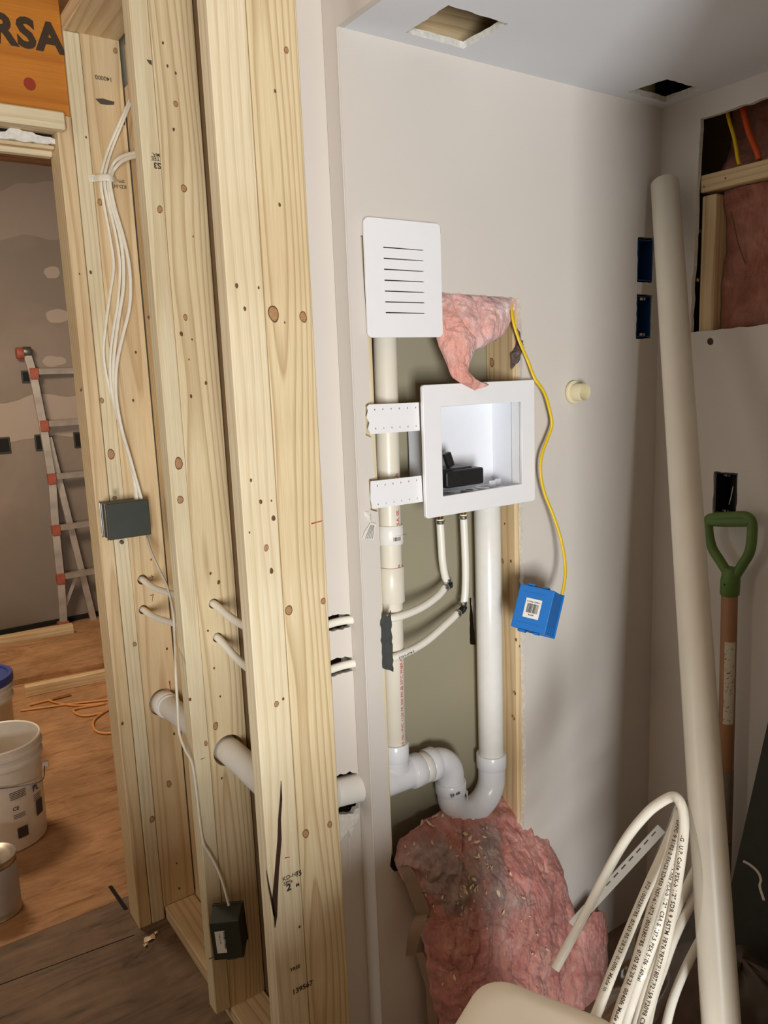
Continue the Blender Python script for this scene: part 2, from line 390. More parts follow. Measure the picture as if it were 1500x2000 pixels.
# main wall of the nook with its torn-out opening
CH = 2.148
hole = [xz(*p) for p in [(704, 460), (860, 443), (858, 570), (1018, 583), (1020, 780), (1020, 950), (1024, 1250), (1028, 1545), (1020, 1640), (960, 1700), (850, 1705), (765, 1698)]]
left_side = [xz(*p) for p in [(764, 1640), (748, 1330), (745, 1196), (742, 1060), (738, 1000), (724, 996), (720, 936), (733, 932), (726, 855), (714, 850), (713, 790), (723, 784), (720, 690)]]
hole = jag(hole, .01, .0016, False) + jag(left_side, .012, .0010, False)
bh1 = jag([xz(1246, 463), (1.712, .305+EYE+.003), (1.706, .200+EYE), xz(1244, 551)], .012, .0012)
bh2 = jag([xz(1244, 573), (1.706, .171+EYE), (1.703, .065+EYE), xz(1242, 662)], .012, .0012)
w = plate('wall_back', [(.8095, 0), (1.7397, 0), (1.7397, CH), (.8095, CH)], [hole, bh1, bh2], .0127, M_WALL, XZ(1.27), mat2=M_GYP); w['kind'] = 'structure'
# short return at the left end of that wall and the bulkhead side above the nook ceiling
ret = box('wall_return', (.8090, 1.2705, 0), (.8217, 1.3175, 2.9), M_WALL, bev=0)
box('wall_bulkhead', (.8090, -1.2, CH), (.8217, 1.2705, 2.9), M_WALL, bev=0)['kind'] = 'structure'
box('trim_corner_bead', (.8078, 1.2688, 0), (.8112, 1.2722, CH-.002), M_WALL, bev=.001)['kind'] = 'structure'
ret['kind'] = 'structure'
# set-back strip of drywall behind the corner post, cut around the pipes
pxh1 = jag([xz(622, 1208, 1.318), xz(660, 1199, 1.318), xz(688, 1198, 1.318), xz(694, 1212, 1.318), xz(694, 1224, 1.318), xz(650, 1233, 1.318), xz(622, 1235, 1.318)], .006, .002)
pxh2 = jag([xz(622, 1302, 1.318), xz(658, 1284, 1.318), xz(690, 1282, 1.318), xz(697, 1300, 1.318), xz(692, 1310, 1.318), xz(660, 1318, 1.318), xz(622, 1326, 1.318)], .006, .002)
_cl = lambda L: [(min(x, .8075), z) for x, z in L]
wh = jag([xz(630, 1520, 1.318), xz(665, 1511, 1.318), xz(683, 1506, 1.318), xz(697, 1510, 1.318), xz(705, 1540, 1.318), xz(706, 1572, 1.318), xz(690, 1588, 1.318), xz(665, 1590, 1.318), xz(630, 1592, 1.318)], .007, .004)
w = plate('wall_strip', [(.693, 0), (.809, 0), (.809, 2.9), (.693, 2.9)], [_cl(pxh1), _cl(pxh2), _cl(wh)], .0127, M_WALL, XZ(1.318), mat2=M_GYP); w['kind'] = 'structure'
def mess(name, pts, Y, dep, mat, label):
    q = [xz(x, y, Y) for x, y in pts]; cx = sum(p[0] for p in q)/len(q); cz = sum(p[1] for p in q)/len(q); q = jag(q, .005, .0015); V = []; F = []; n = len(q)
    for i, t in enumerate((0, .3, .6, .85, 1)):
        for p in q:
            x, z = cx+(p[0]-cx)*t, cz+(p[1]-cz)*t; h = (noise.noise(Vector((x*120, z*120, 2)))*.5+.6)*dep*(1-t**3)
            V.append((x, Y-.0008-h, z))
    for i in range(4):
        for k in range(n): F.append((i*n+k, i*n+(k+1) % n, (i+1)*n+(k+1) % n, (i+1)*n+k))
    return mk(name, V, F, mat, None, smooth=True)
ms_ = mess('filler_smear', [(655, 1592), (700, 1588), (703, 1600), (694, 1612), (690, 1632), (684, 1636), (680, 1618), (672, 1622), (668, 1640), (660, 1648), (655, 1630)], 1.318, .005, M_GYP, '')
tag(ms_, 'rough grey plaster smear on the wall strip below the drain pipe hole', 'plaster')
mk('plaster_drip', [PY(x, y, 1.3165) for x, y in [(681, 1636), (683, 1636), (684.5, 1700), (682.5, 1700)]], [(0, 1, 2, 3)], M_GYP, ms_)
# hidden side of the stud partition (bare board back), boards closing the dead space behind
box('wall_partition', (.693, 1.332, 0), (.7057, 1.985, 2.9), M_BACKP, bev=0)['kind'] = 'structure'
vh = jag([xz(917, 1168, 1.374), xz(926, 1165, 1.374), xz(936, 1262, 1.374), xz(918, 1258, 1.374)], .01, .001)
w = plate('wall_cavity', [(.8217, 0), (1.95, 0), (1.95, 2.6), (.8217, 2.6)], [vh], .0127, M_OLIVE, XZ(1.374), mat2=M_GYP); w['kind'] = 'structure'
box('wall_closet', (.706, 2.18, 0), (2.0, 2.193, 2.9), M_OLIVE, bev=0)['kind'] = 'structure'
# right wall with the big opening
oy = [(-y, z) for y, z in [yz(1368, 232), (.80, .556+EYE), (.80, .085+EYE), yz(1348, 650)]]
bbh = [(-y, z) for y, z in [(1.102, 1.280), (1.040, 1.280), (1.040, 1.178), (1.102, 1.178)]]
w = plate('wall_right', [(-1.27, 0), (-.60, 0), (-.60, CH), (-1.27, CH)], [jag(oy, .02, .002), jag(bbh, .01, .001)], .0127, M_WALL, YZ(1.727), mat2=M_GYP); w['kind'] = 'structure'
box('wall_exterior', (1.87, -.2, 0), (1.885, 1.374, 2.6), M_BACKP, bev=0)['kind'] = 'structure'
box('wall_stub', (1.7275, .585, 0), (1.87, .5995, CH), M_WALL, bev=.001)['kind'] = 'structure'
# nook ceiling with two square cut-outs
def zxy(x, y): p = PZ(x, y, CH); return (p.x, -p.y)
c1 = jag([(.932, -1.232), (.931, -1.110), (1.070, -1.113), (1.071, -1.235)], .012, .0018)
c2 = jag([(1.557, -1.236), (1.569, -1.143), (1.697, -1.143), (1.695, -1.239)], .012, .0018)
w = plate('ceiling', [(.822, -1.27), (3.0, -1.27), (3.0, 1.2), (.822, 1.2)], [c1, c2], .0127, M_CEIL, ((0, 0, CH), (1, 0, 0), (0, -1, 0)), mat2=M_GYP); w['kind'] = 'structure'
box('ceiling_upper', (-3, -3, 2.9), (3.4, 5.6, 2.93), M_PLY, bev=0)['kind'] = 'structure'
box('ceiling_cavity', (.83, .6, 2.26), (1.86, 1.373, 2.275), W_WARM, bev=0)['kind'] = 'structure'
# far room
def bx(*a, **k): o = box(*a, **k); o['kind'] = 'structure'; return o
tag(box('ceiling_blocking', (.83, 1.285, CH+.004), (1.72, 1.32, CH+.15), W_WARM, bev=.002, grain='x'), 'brown wood blocking seen through the nearer square ceiling hole', 'board')
bx('light_blocker_low', (-2.2, .20, 0), (.38, .30, .76), M_WALL, bev=.002)  # added blocker out of view, keeps daylight off the low parts
bx('wall_front', (.895, .28, 0), (1.87, .395, 2.6), M_WALL, bev=.002)
bx('wall_far', (-3, 5.40, 0), (3.4, 5.43, 2.9), M_FARW, bev=0)
bx('wall_far_right', (2.0, 2.2, 0), (2.02, 5.40, 2.9), M_FARW, bev=0)
bx('wall_far_left', (-3.02, 2.2, 0), (-3, 5.40, 2.9), M_FARW, bev=0)
bx('baseboard_gap', (-3, 5.375, 0), (2.0, 5.399, .03), M_DARK, bev=0)
# ================================================================== STUDS
def stud(lo, hi, mat, label, holes=(), name='wall_stud', group=None):
    cx, cy = (lo[0]+hi[0])/2, (lo[1]+hi[1])/2
    if holes:
        o = plate(name, [(lo[0], lo[2]), (hi[0], lo[2]), (hi[0], hi[2]), (lo[0], hi[2])], [circ(*h) for h in holes], hi[1]-lo[1], mat, XZ(lo[1]), mat2=None, bevel=.0012)
        # put the grain along the board: local z must run up the stud
        me = o.data; R = Matrix.Rotation(PI/2, 4, 'X')
        me.transform(R); o.matrix_basis = Matrix.Translation(o.matrix_basis.translation)
        link.m[o.name] = o.matrix_basis.copy()
    else:
        o = box(name, lo, hi, mat, bev=.0016)
    return tag(o, label, 'stud', group)
def knot(parent, p, r, up=1.25, axis='y'):
    """round knot flush in a board face: dark ring and heart"""
    p = Vector(p); n = 18
    du, dv = (Vector((1, 0, 0)), Vector((0, 0, 1))) if axis == 'y' else (Vector((0, 1, 0)), Vector((0, 0, 1)))
    nn = Vector((0, -1, 0)) if axis == 'y' else Vector((-1, 0, 0))
    V = []; F = []
    for rr, h in ((1, .0004), (.82, .0007), (.45, .0009)):
        for k in range(n):
            a = 2*PI*k/n; w = 1+.07*math.sin(2*a+p.z*40)+.04*math.sin(3*a+p.x*90)
            V.append(p + nn*h + du*math.cos(a)*r*rr*w*.9 + dv*math.sin(a)*r*rr*w*up)
    for i in range(2):
        for k in range(n): F.append((i*n+k, i*n+(k+1) % n, (i+1)*n+(k+1) % n, (i+1)*n+k))
    F.append(tuple(range(2*n, 3*n)))
    o = mk('knot', V, F, M_KNOTR, parent)
    o.data.materials.append(M_KNOTC)
    for pl in o.data.polygons:
        if pl.index >= n and r > .0042: pl.material_index = 1
    return o
def knots(parent, Y, lst):
    for x, y, r in lst: knot(parent, PY(x, y, Y), r*.82)
TOP = 2.38
d1 = stud((.5395, 1.21, .0), (.6047, 1.248, TOP), W_LIGHT, 'pale yellow front corner stud, left board of the nearest doubled post')
d2 = stud((.6060, 1.21, .0), (.6952, 1.248, TOP), W_MID, 'wide front corner stud with two big dark knots and a red pencil dash')
c1s = stud((.5620, 1.62, .041), (.5992, 1.662, TOP), W_PALE, 'narrow stud edge left of the drilled middle stud, grey box hung on its foot')
c2s = stud((.6008, 1.62, .041), (.6900, 1.658, TOP), W_MID, 'middle stud with strong arched grain, drilled for two white tubes and the drain pipe',
           [(.637, 1.052, .0125), (.640, .972, .0125), (.6455, .697, .0385)])
b0 = stud((.5220, 2.09, 0), (.5578, 2.18, 2.187), W_WARM, 'peach coloured trimmer stud on the door opening, knocks and pencil marks on it')
b1 = stud((.5597, 2.09, 0), (.5965, 2.18, TOP), W_PALE, 'full height stud edge just right of the door trimmer, cable staple across its side')
b2 = stud((.5983, 2.09, .041), (.6900, 2.128, TOP), W_WARM, 'farthest drilled stud, behind the bundle of white cables',
          [(.6245, 1.018, .0150), (.6195, .934, .0140), (.6495, .657, .0405)])
b3 = stud((.6935, 1.99, .0), (.731, 2.088, PY(245, 160, 2.05).z), W_WARM, 'reddish stud side seen in the slit right of the farthest drilled stud')
knots(d1, 1.21, [(462, 558, .004), (505, 562, .0025), (478, 603, .0035), (490, 938, .003), (509, 980, .004), (530, 978, .002), (534, 1012, .005), (520, 1070, .006), (530, 1115, .005), (540, 1375, .006), (553, 1365, .003), (585, 1810, .003), (487, 1040, .002)])
knots(d2, 1.21, [(559, 98, .0055), (537, 178, .0028), (546, 400, .0032), (534, 613, .0135), (592, 619, .0095), (564, 1192, .0095), (631, 1174, .0065), (597, 1628, .0090), (644, 1610, .0070), (556, 630, .002)])
knots(c1s, 1.62, [(312, 409, .0075), (349, 905, .0125), (352, 976, .0090), (371, 1366, .0040), (402, 1452, .0060), (290, 620, .0035)])
knots(c2s, 1.62, [(343, 203, .0062), (339, 253, .0035), (359, 368, .0080), (354, 652, .0050), (362, 620, .0065), (375, 663, .0025), (369, 702, .0020), (373, 774, .0040), (377, 462, .0020), (318, 84, .0030), (327, 129, .003), (343, 143, .003), (411, 1120, .0035), (427, 1137, .005), (406, 1232, .003), (418, 1305, .003), (421, 1418, .009), (430, 1360, .0028), (433, 1520, .003), (402, 748, .004)])
knots(b2, 2.09, [(209, 52, .0060), (225, 99, .0070), (242, 241, .0040), (265, 688, .0040), (260, 782, .0040), (195, 395, .0080), (217, 887, .0130), (295, 1093, .003), (326, 1267, .004), (340, 1433, .0045), (330, 1531, .0100), (345, 1686, .0030), (263, 1258, .007), (297, 1600, .010), (350, 1735, .004)])
knots(b0, 2.09, [(155, 535, .0025), (158, 762, .0035), (239, 1413, .005)])
knots(b1, 2.09, [(177, 532, .0045), (199, 782, .0070), (168, 268, .003)])
# the dark bark pocket running down the front corner post
V = []
spl = [(549, 1525, 1), (549, 1560, 4), (546, 1600, 5), (546, 1640, 7), (541, 1700, 7), (537, 1755, 9), (538, 1790, 6), (537, 1812, 1)]
for x, y, w_ in spl: V += [PY(x-w_*.6, y, 1.2092), PY(x+w_*.6, y, 1.2092)]
mk('bark_pocket', V, [(2*i, 2*i+1, 2*i+3, 2*i+2) for i in range(len(spl)-1)], plain('bark_seam', srgb(58, 34, 20), .9, var=.4, scale=200), d1)
spl = [(520, 1700, 1), (525, 1730, 3), (531, 1760, 4), (536, 1790, 3)]; V = []
for x, y, w_ in spl: V += [PY(x-w_*.6, y, 1.2092), PY(x+w_*.6, y, 1.2092)]
mk('bark_pocket', V, [(2*i, 2*i+1, 2*i+3, 2*i+2) for i in range(len(spl)-1)], bpy.data.materials['bark_seam'], d1)
def dash(parent, a, b, Y, wpx, mat, name='pencil_mark'):
    A, B = PY(*a, Y-.0006), PY(*b, Y-.0006); dd = (B-A).normalized(); n = Vector((-dd.z, 0, dd.x))*wpx*.001
    return mk(name, [A+n, A-n, B-n*.5, B+n*.5], [(0, 1, 2, 3)], mat, parent)
dash(d2, (608, 1023), (630, 1017), 1.21, 1.1, M_REDM, 'red_mark')
dash(d1, (556, 1676), (566, 1674), 1.21, 1.0, M_REDM, 'red_mark')
dash(b2, (331, 1330), (333, 1345), 2.09, 2.0, M_REDM, 'red_mark')
dash(b2, (293, 1128), (301, 1125), 2.09, .9, M_INK); dash(b2, (296, 1123), (299, 1131), 2.09, .9, M_INK)
dash(b2, (293, 1163), (301, 1161), 2.09, .9, M_INK); dash(b2, (299, 1162), (297, 1175), 2.09, .9, M_INK)
dash(c1s, (392, 1483), (401, 1480), 1.62, .7, M_INK)
# grade stamps
def stamp(par, txt, px, py, Y, size, inv=True, bold=.01, mat=M_INKW):
    s = -1 if inv else 1
    text('grade_stamp', txt, size, PY(px, py, Y-.0008), (s, 0, 0), (0, 0, s), mat, par, bold)
stamp(b2, '140000', 219, 152, 2.09, .014)
stamp(b2, 'KD-HT', 247, 362, 2.09, .013); stamp(b2, 'SPFs', 243, 352, 2.09, .010); stamp(b2, '1', 222, 358, 2.09, .019, bold=.03)
stamp(c1s, 'MA.', 312, 300, 1.62, .010); stamp(c1s, 'TEE', 312, 307, 1.62, .011); stamp(c1s, 'S3', 314, 319, 1.62, .016, bold=.03)
stamp(d1, 'KD-HT', 552, 1722, 1.21, .0115, False); stamp(d1, 'SPFs', 554, 1731, 1.21, .0105, False); stamp(d1, '2', 560, 1741, 1.21, .019, False, .04)
stamp(d1, '15', 577, 1714, 1.21, .014, False, .02); stamp(d1, 'M.', 578, 1733, 1.21, .010, False)
stamp(d1, '139567', 571, 1944, 1.21, .015, False, .02); stamp(d1, 'TREE', 567, 1899, 1.21, .010, False, .02)
for par, Y, pts in ((b2, 2.09, [(186, 193), (200, 192), (213, 196), (224, 199), (222, 205), (208, 205), (196, 203)]), (c1s, 1.62, [(286, 116), (296, 118), (297, 128), (291, 124)])):
    mk('ink_smudge', [PY(x, y, Y-.0006) for x, y in pts], [tuple(range(len(pts)))], plain('ink_grey', srgb(84, 74, 64), .8), par)
# plates of the stud wall
tag(box('bottom_plate', (.6000, 1.249, 0), (.6900, 2.089, .040), W_WARM, bev=.002, grain='y'), 'flat floor plate under the drilled studs, running back to the door', 'plate')
tag(box('top_plate', (.56, 1.19, TOP+.001), (.692, 2.18, TOP+.039), W_WARM, bev=.002, grain='y'), 'top plate lying across the stud tops', 'plate')
tag(box('fire_block', (.6060, 1.76, PY(400, 220, 1.78).z), (.6915, 1.80, PY(400, 112, 1.78).z), W_WARM, bev=.002), 'short wood block in the gap between the middle and corner studs', 'block')
# header over the door
hb = tag(box('header_beam', (-1.4, 2.10, 2.190), (.5585, 2.18, 2.50), W_LVL, bev=.001, grain='x'), 'orange laminated header beam over the door opening', 'beam')
text('beam_print', 'VERSA', .088, PY(-118, 59, 2.0992), Vector((1, 0, .0)), Vector((0, 0, 1)), plain('beam_ink', srgb(62, 46, 28), .8), hb, .045, 1.08)
mk('beam_dot', [PY(58, 164, 2.0992)+Vector((math.cos(a)*.0135, 0, math.sin(a)*.0145)) for a in [2*PI*k/20 for k in range(20)]], [tuple(range(20))], plain('red_dot', srgb(150, 50, 24), .7), hb)
tag(box('header_plate', (-1.4, 2.060, 2.146), (.5360, 2.0885, 2.186), W_PALE, bev=.003, grain='x'), 'pale flat board nailed under the orange header beam', 'board')
tag(box('header_board', (-1.4, 2.155, PY(50, 300, 2.155).z), (.5215, 2.18, PY(50, 286, 2.155).z), W_PALE, bev=.002, grain='x'), 'lowest thin wood strip on the back of the door head', 'board')
tag(box('header_board', (-1.4, 2.130, PY(50, 285, 2.13).z), (.5215, 2.152, PY(50, 277, 2.13).z), W_WARM, bev=.002, grain='x'), 'brown inner wood strip of the door head above the lowest strip', 'board')
tag(plate('drywall_scrap', jag([(-1.0, PY(50, 276, 2.12).z), (.5210, PY(50, 276, 2.12).z), (.5210, PY(50, 266, 2.12).z), (.46, PY(50, 258, 2.12).z), (.43, PY(50, 253, 2.12).z), (.40, PY(30, 262, 2.12).z), (-1.0, PY(50, 262, 2.12).z)], .01, .003), [], .010, M_GYP, XZ(2.116)), 'white broken drywall edge inside the door head gap', 'drywall')
tag(box('header_board', (-1.4, 2.0895, 2.150), (.5212, 2.128, 2.1855), W_WARM, bev=.001, grain='x'), 'reddish underside board of the door head right behind the pale flat board', 'board')
box('trim_head_void', (-1.4, 2.145, 2.132), (.5215, 2.178, 2.186), M_DARK, bev=0)['kind'] = 'structure'
# ================================================================== CAVITY STUDS
ls = tag(box('cavity_stud', (.8300, 1.2835, 0), (.8665, 1.3735, CH), W_LIGHT, bev=.002), 'thin strip of stud at the left edge of the wall opening', 'stud')
rs = tag(box('cavity_stud', (1.2400, 1.2835, 0), (1.2780, 1.3735, CH), W_WARM, bev=.003), 'knotty orange stud at the right edge of the wall opening', 'stud')
for x, y, r in [(968, 660, .0055), (961, 708, .0080), (982, 1096, .0045), (998, 1096, .003), (986, 1023, .002)]: knot(rs, PX(x, y, 1.2397), r, 1.3, 'x')
for x, y, r in [(1008, 1250, .0030), (1015, 1262, .0025), (1006, 1355, .0030), (1004, 1404, .003)]: knot(rs, PY(x, y, 1.2833), r)
def lumpy(name, pts, dep, mat, parent, amp=.006, seed=0, N=26):
    """rough chunk filling a 2D outline (xz) with thickness"""
    cx = sum(p[0] for p in pts)/len(pts); cz = sum(p[1] for p in pts)/len(pts); V = []; F = []; rings = 6; n = len(pts)
    for i in range(rings+1):
        t = i/rings
        for p in pts:
            x, z = cx+(p[0]-cx)*t, cz+(p[1]-cz)*t
            q = Vector((x*60, z*60, seed)); h = noise.noise(q)*amp + noise.noise(q*3)*amp*.5
            V.append(Vector((x+noise.noise(q*2)*amp*.3, dep[0]+(dep[1]-dep[0])*t**3 - h*(1-t*.5), z)))
    for i in range(rings):
        for k in range(n): F.append((i*n+k, i*n+(k+1) % n, (i+1)*n+(k+1) % n, (i+1)*n+k))
    return mk(name, V, F, mat, parent, smooth=True)
lumpy('bark_patch', jag([xz(1010, 642, 1.276), xz(1022, 642, 1.276), xz(1024, 662, 1.276), xz(1030, 690, 1.276), xz(1022, 705, 1.276), xz(1012, 712, 1.276), xz(1004, 722, 1.276), xz(1003, 690, 1.276), xz(1012, 670, 1.276)], .006, .0015), (1.270, 1.2838), M_BARK, rs)
# torn bits of drywall paper on the left margin of the opening
tg = tag(plate('joint_tape', jag([xz(724, 1020, 1.266), xz(735, 1023, 1.266), xz(731, 1056, 1.266), xz(708, 1052, 1.266), xz(713, 1038, 1.266)], .008, .001), [], .001, M_TAPE, XZ(1.2665)), 'small torn white paper flap on the wall left of the coupling', 'paper')
for k in range(5):
    a, b = PY(724+k*1.7, 1026, 1.2652), PY(714+k*3.4, 1052, 1.2652); n = Vector((.0005, 0, 0))
    mk('paper_fibre', [a-n, a+n, b+n, b-n], [(0, 1, 2, 3)], M_STEEL, tg)
lumpy('torn_paper', jag([xz(712, 998, 1.268), xz(722, 996, 1.268), xz(726, 1006, 1.268), xz(725, 1022, 1.268), xz(718, 1018, 1.268), xz(711, 1006, 1.268)], .004, .0012), (1.264, 1.2697), M_TAPE, tg, amp=.004)
# ================================================================== PLUMBING
def hub(parent, a, b, r, mat=M_PVCB, name='coupling'): return cyl(name, a, b, r, mat, parent, 32, ease=.0016)
# vent pipe, left
VX = lambda z: .9065 + (z-.75)*.0165
VY = 1.318
z0, z1 = .735, 1.93
vt = thing('vent_pipe', 'upright cream plastic vent pipe with red print, behind the two white straps', 'pipe', (VX(z0), VY, z0))
cyl('pipe', (VX(z0), VY, z0), (VX(z1), VY, z1), .0241, M_PVCY, vt, 36)
za, zb = PY(765, 1028, VY-.02).z, PY(765, 1066, VY-.02).z
cp = hub(vt, (VX(zb), VY, zb), (VX(za), VY, za), .0285, M_PVC)
zc, zd = PY(768, 1110, VY-.02).z, PY(768, 1180, VY-.02).z
hub(vt, (VX(zd), VY, zd), (VX(zc), VY, zc), .0288, M_PVCY)
path = [(VX(z), VY, z) for z in (.72, .9, 1.1, 1.4, 1.6)]
fc = (1.15, 0, 1.2)
wraptext('red_print', '2665 10s ; PVC 1120 PR 330 PSI @ 23°C W@R.PW.G', .0095, path, .0241, M_RED, vt, s0=.020, bold=.01, face=fc, space=1.06, flip=1)
wraptext('red_print', 'CODE ASTM D 1286', .0095, path, .0241, M_RED, vt, s0=.348, bold=.014, face=fc, flip=1)
wraptext('red_print', 'U.S.A. 05.', .0110, path, .0241, M_RED, vt, s0=.505, bold=.014, face=fc, flip=1)
wraptext('red_print', '*48 TUS', .0100, path, .0241, M_RED, vt, s0=.588, bold=.014, face=fc, flip=1)
# bar-code sticker on the upper coupling
def barcode(parent, cx, cz, r, cy, wdt, hgt, ang0, n=16, seed=3):
    rr = random.Random(seed); V = []; F = []; a = ang0
    while a < ang0 + wdt/r:
        w_ = rr.choice((.0006, .0010, .0015))/r
        i = len(V)
        for aa, zz in ((a, cz), (a+w_, cz), (a+w_, cz+hgt), (a, cz+hgt)):
            V.append((cx+math.sin(aa)*(r+.0004), cy-math.cos(aa)*(r+.0004), zz))
        F.append((i, i+1, i+2, i+3)); a += w_+rr.choice((.0007, .0012))/r
    return mk('barcode', V, F, M_INK, parent)
barcode(cp, VX(zb), zb+.010, .0285, VY, .018, .008, -.35)
wraptext('coupling_print', 'ELL. 6L. NK12TCHR', .0034, [(VX(zb)-.05, VY-.0285, zb+.021), (VX(zb)+.05, VY-.0285, zb+.021)], .0001, M_INK, cp, s0=.045, face=(0.9, 0, 1))
# drain: through the studs, round the corner, tee
DY = 1.322; DZ = .665
dp = thing('drain_pipe', 'white drain pipe running through the drilled studs and round the corner', 'pipe', (.645, 1.62, .66))
run = catmull([(.6495, 2.13, .657), (.6495, 2.09, .657), (.647, 1.86, .676), (.6455, 1.62, .697), (.643, 1.45, .700), (.642, 1.40, .699)], 6)
elb = [(.642, 1.385, .699), (.646, 1.365, .698), (.655, 1.347, .697), (.669, 1.333, .696), (.688, 1.325, .694), (.706, DY, .691)]
run2 = [(.706, DY, .691), (.80, DY, .679), (.865, DY, .670)]
tube('pipe', run + elb + run2[1:], .0302, M_PVC, dp, 32)
for a, b in (((.6495, 2.088, .657), (.649, 2.045, .661)), ((.649, 2.040, .661), (.6485, 2.033, .662))):
    hub(dp, a, b, .0355 if a[1] > 2.06 else .0332, M_PVC)
hub(dp, (.700, DY, .6915), (.745, DY, .686), .0362, M_PVC)
tee = thing('drain_tee', 'white plastic tee joining vent pipe and trap at the lower left of the opening', 'pipe fitting', (.91, DY, .60))
tx = .905
tube('tee_body', [(.868, DY, DZ), (.90, DY, DZ), (.945, DY, DZ), (.952, DY, DZ), (.954, DY, DZ)], [.0325, .0325, .033, .0335, .032], M_PVCB, tee, 36)
hub(tee, (.946, DY, DZ), (.974, DY, DZ), .0372, name='hub')
tube('tee_branch', catmull([(VX(.70)+.020, DY, DZ+.004), (VX(.70)+.006, DY-.001, .690), (VX(.70), VY, .712), (VX(.72), VY, .735)], 6), [.027]*19, M_PVCB, tee, 30)
hub(tee, (VX(.72), VY, .712), (VX(.75), VY, .752), .0302, name='hub')
tag(hub(None, (.976, DY-.002, DZ), (.993, DY-.002, DZ), .0345, M_PVC, 'reducer_ring'), 'short dirty white bushing between the tee and the trap elbow', 'pipe fitting')
trap = thing('drain_trap', 'white plastic p-trap with a curved bend under the thick upright pipe', 'trap', (1.12, DY, .516))
EX, SX = 1.062, 1.190
hub(trap, (.995, DY, DZ), (1.018, DY, DZ), .0372, name='hub')
Rb = .045
tube('elbow', [(1.012, DY, DZ)] + arc((EX-Rb, DY, DZ-Rb), PI/2, 0, Rb, (1, 0, 0), (0, 0, 1), 14) + [(EX, DY, .600)], .0318, M_PVCB, trap, 36)
hub(trap, (EX, DY, .577), (EX, DY, .606), .0362, name='hub')
Ru = (SX-EX)/2
tube('bend', [(EX, DY, .590), (EX, DY, .575)] + arc(((EX+SX)/2, DY, .572), PI, 2*PI, Ru, (1, 0, 0), (0, 0, 1), 26) + [(SX, DY, .600)], [.033]*2+[.0325]*27+[.0325], M_PVCB, trap, 40)
hub(trap, (SX, DY, .598), (SX, DY, .634), .0362, name='hub')
mk('fin', [(EX+.022, DY-.030, .578), (EX+.034, DY-.012, .578), (EX+.031, DY-.024, .545), (EX+.030, DY-.026, .580)], [(0, 1, 2), (0, 3, 2), (1, 3, 2), (0, 1, 3)], M_PVCB, trap)
text('sticker_print', '|||:||  ABS', .008, (EX-.030, DY-.0362, .590), (.9, -.05, 0), (0, 0, 1), plain('sticker_blue', srgb(70, 84, 120), .6), trap, .05)
sp = tag(cyl('standpipe', (SX, DY, .632), (SX, DY, PY(955, 985, 1.30).z+.03), .0302, M_PVC, None, 40), 'thick white standpipe rising from the trap to the washer box', 'pipe')
# PEX lines
def pexline(name, label, pts, r=.0085, cat='tube', n=8, group=None, seg=16):
    path = catmull(pts, n)
    o = tube(name, path, r, M_PEX, None, seg); tag(o, label, cat, group); return o, path
f1, f2 = (1.056, 1.325), (1.122, 1.325)
UPX = [(.6235, 2.13, 1.018), (.6245, 2.09, 1.018), (.628, 2.0, 1.012), (.632, 1.80, 1.030), (.636, 1.70, 1.048), (.637, 1.62, 1.052), (.638, 1.52, 1.040), (.642, 1.42, 1.037), (.650, 1.37, 1.040), (.672, 1.333, 1.044), (.705, 1.320, 1.047), (.785, 1.3205, 1.052), (.850, 1.3035, 1.046), (.898, 1.288, 1.043), (.97, 1.298, 1.046), (1.03, 1.312, 1.058), (1.062, 1.322, 1.072)]
o1, p1 = pexline('water_tube', 'upper white water tube bending from the drilled studs to the left elbow', UPX)
DNX = [(.6185, 2.13, .934), (.6195, 2.09, .934), (.624, 2.0, .932), (.632, 1.80, .955), (.638, 1.70, .970), (.640, 1.62, .972), (.641, 1.52, .950), (.644, 1.42, .940), (.652, 1.37, .942), (.674, 1.333, .948), (.705, 1.320, .952), (.785, 1.3205, .957), (.850, 1.3035, .957), (.898, 1.288, .958), (.98, 1.300, .966), (1.06, 1.316, .990), (1.098, 1.324, 1.004)]
o2, p2 = pexline('water_tube', 'lower white water tube with black print, bending from the drilled studs to the right elbow', DNX)
def slen(P, k): return sum((Vector(P[i+1])-Vector(P[i])).length for i in range(k))
fcp = Vector((.9, -.4, .5))
wraptext('tube_print', '05/280/F980 07:0', .0070, p1, .0085, M_INK, o1, s0=slen(p1, 80)-.01, bold=.02, turn=-.75)
wraptext('tube_print', 'U/80   07:02', .0070, p2, .0085, M_INK, o2, s0=slen(p2, 80)-.01, bold=.02, turn=-.5)
wraptext('tube_print', '5/28 9 ASTM P.', .0070, p2, .0085, M_INK, o2, s0=slen(p2, 104), bold=.02, turn=-.6)
o3, p3 = pexline('supply_tube', 'left white supply tube dropping from the washer box to its black elbow', [(1.054, 1.325, 1.226), (1.056, 1.325, 1.17), (1.058, 1.325, 1.13), (1.064, 1.325, 1.095), (1.071, 1.325, 1.082)])
o4, p4 = pexline('supply_tube', 'right longer white supply tube dropping from the washer box', [(1.121, 1.325, 1.228), (1.123, 1.325, 1.17), (1.124, 1.325, 1.10), (1.1215, 1.325, 1.05), (1.117, 1.325, 1.021)])
def ring(parent, c, d, r=.0098, w_=.008, ear=None):
    c, d = Vector(c), Vector(d).normalized()
    o = cyl('clamp_ring', c-d*w_/2, c+d*w_/2, r, M_CLAMP, parent, 22, ease=.0006)
    e = Vector(ear or (-.4, -1, .1)).normalized()
    box('clamp_ear', c+e*(r+.001)-Vector((.0035, .0015, .0028)), c+e*(r+.001)+Vector((.0035, .0015, .0028)), M_CLAMP, o, bev=.0008)
    return o
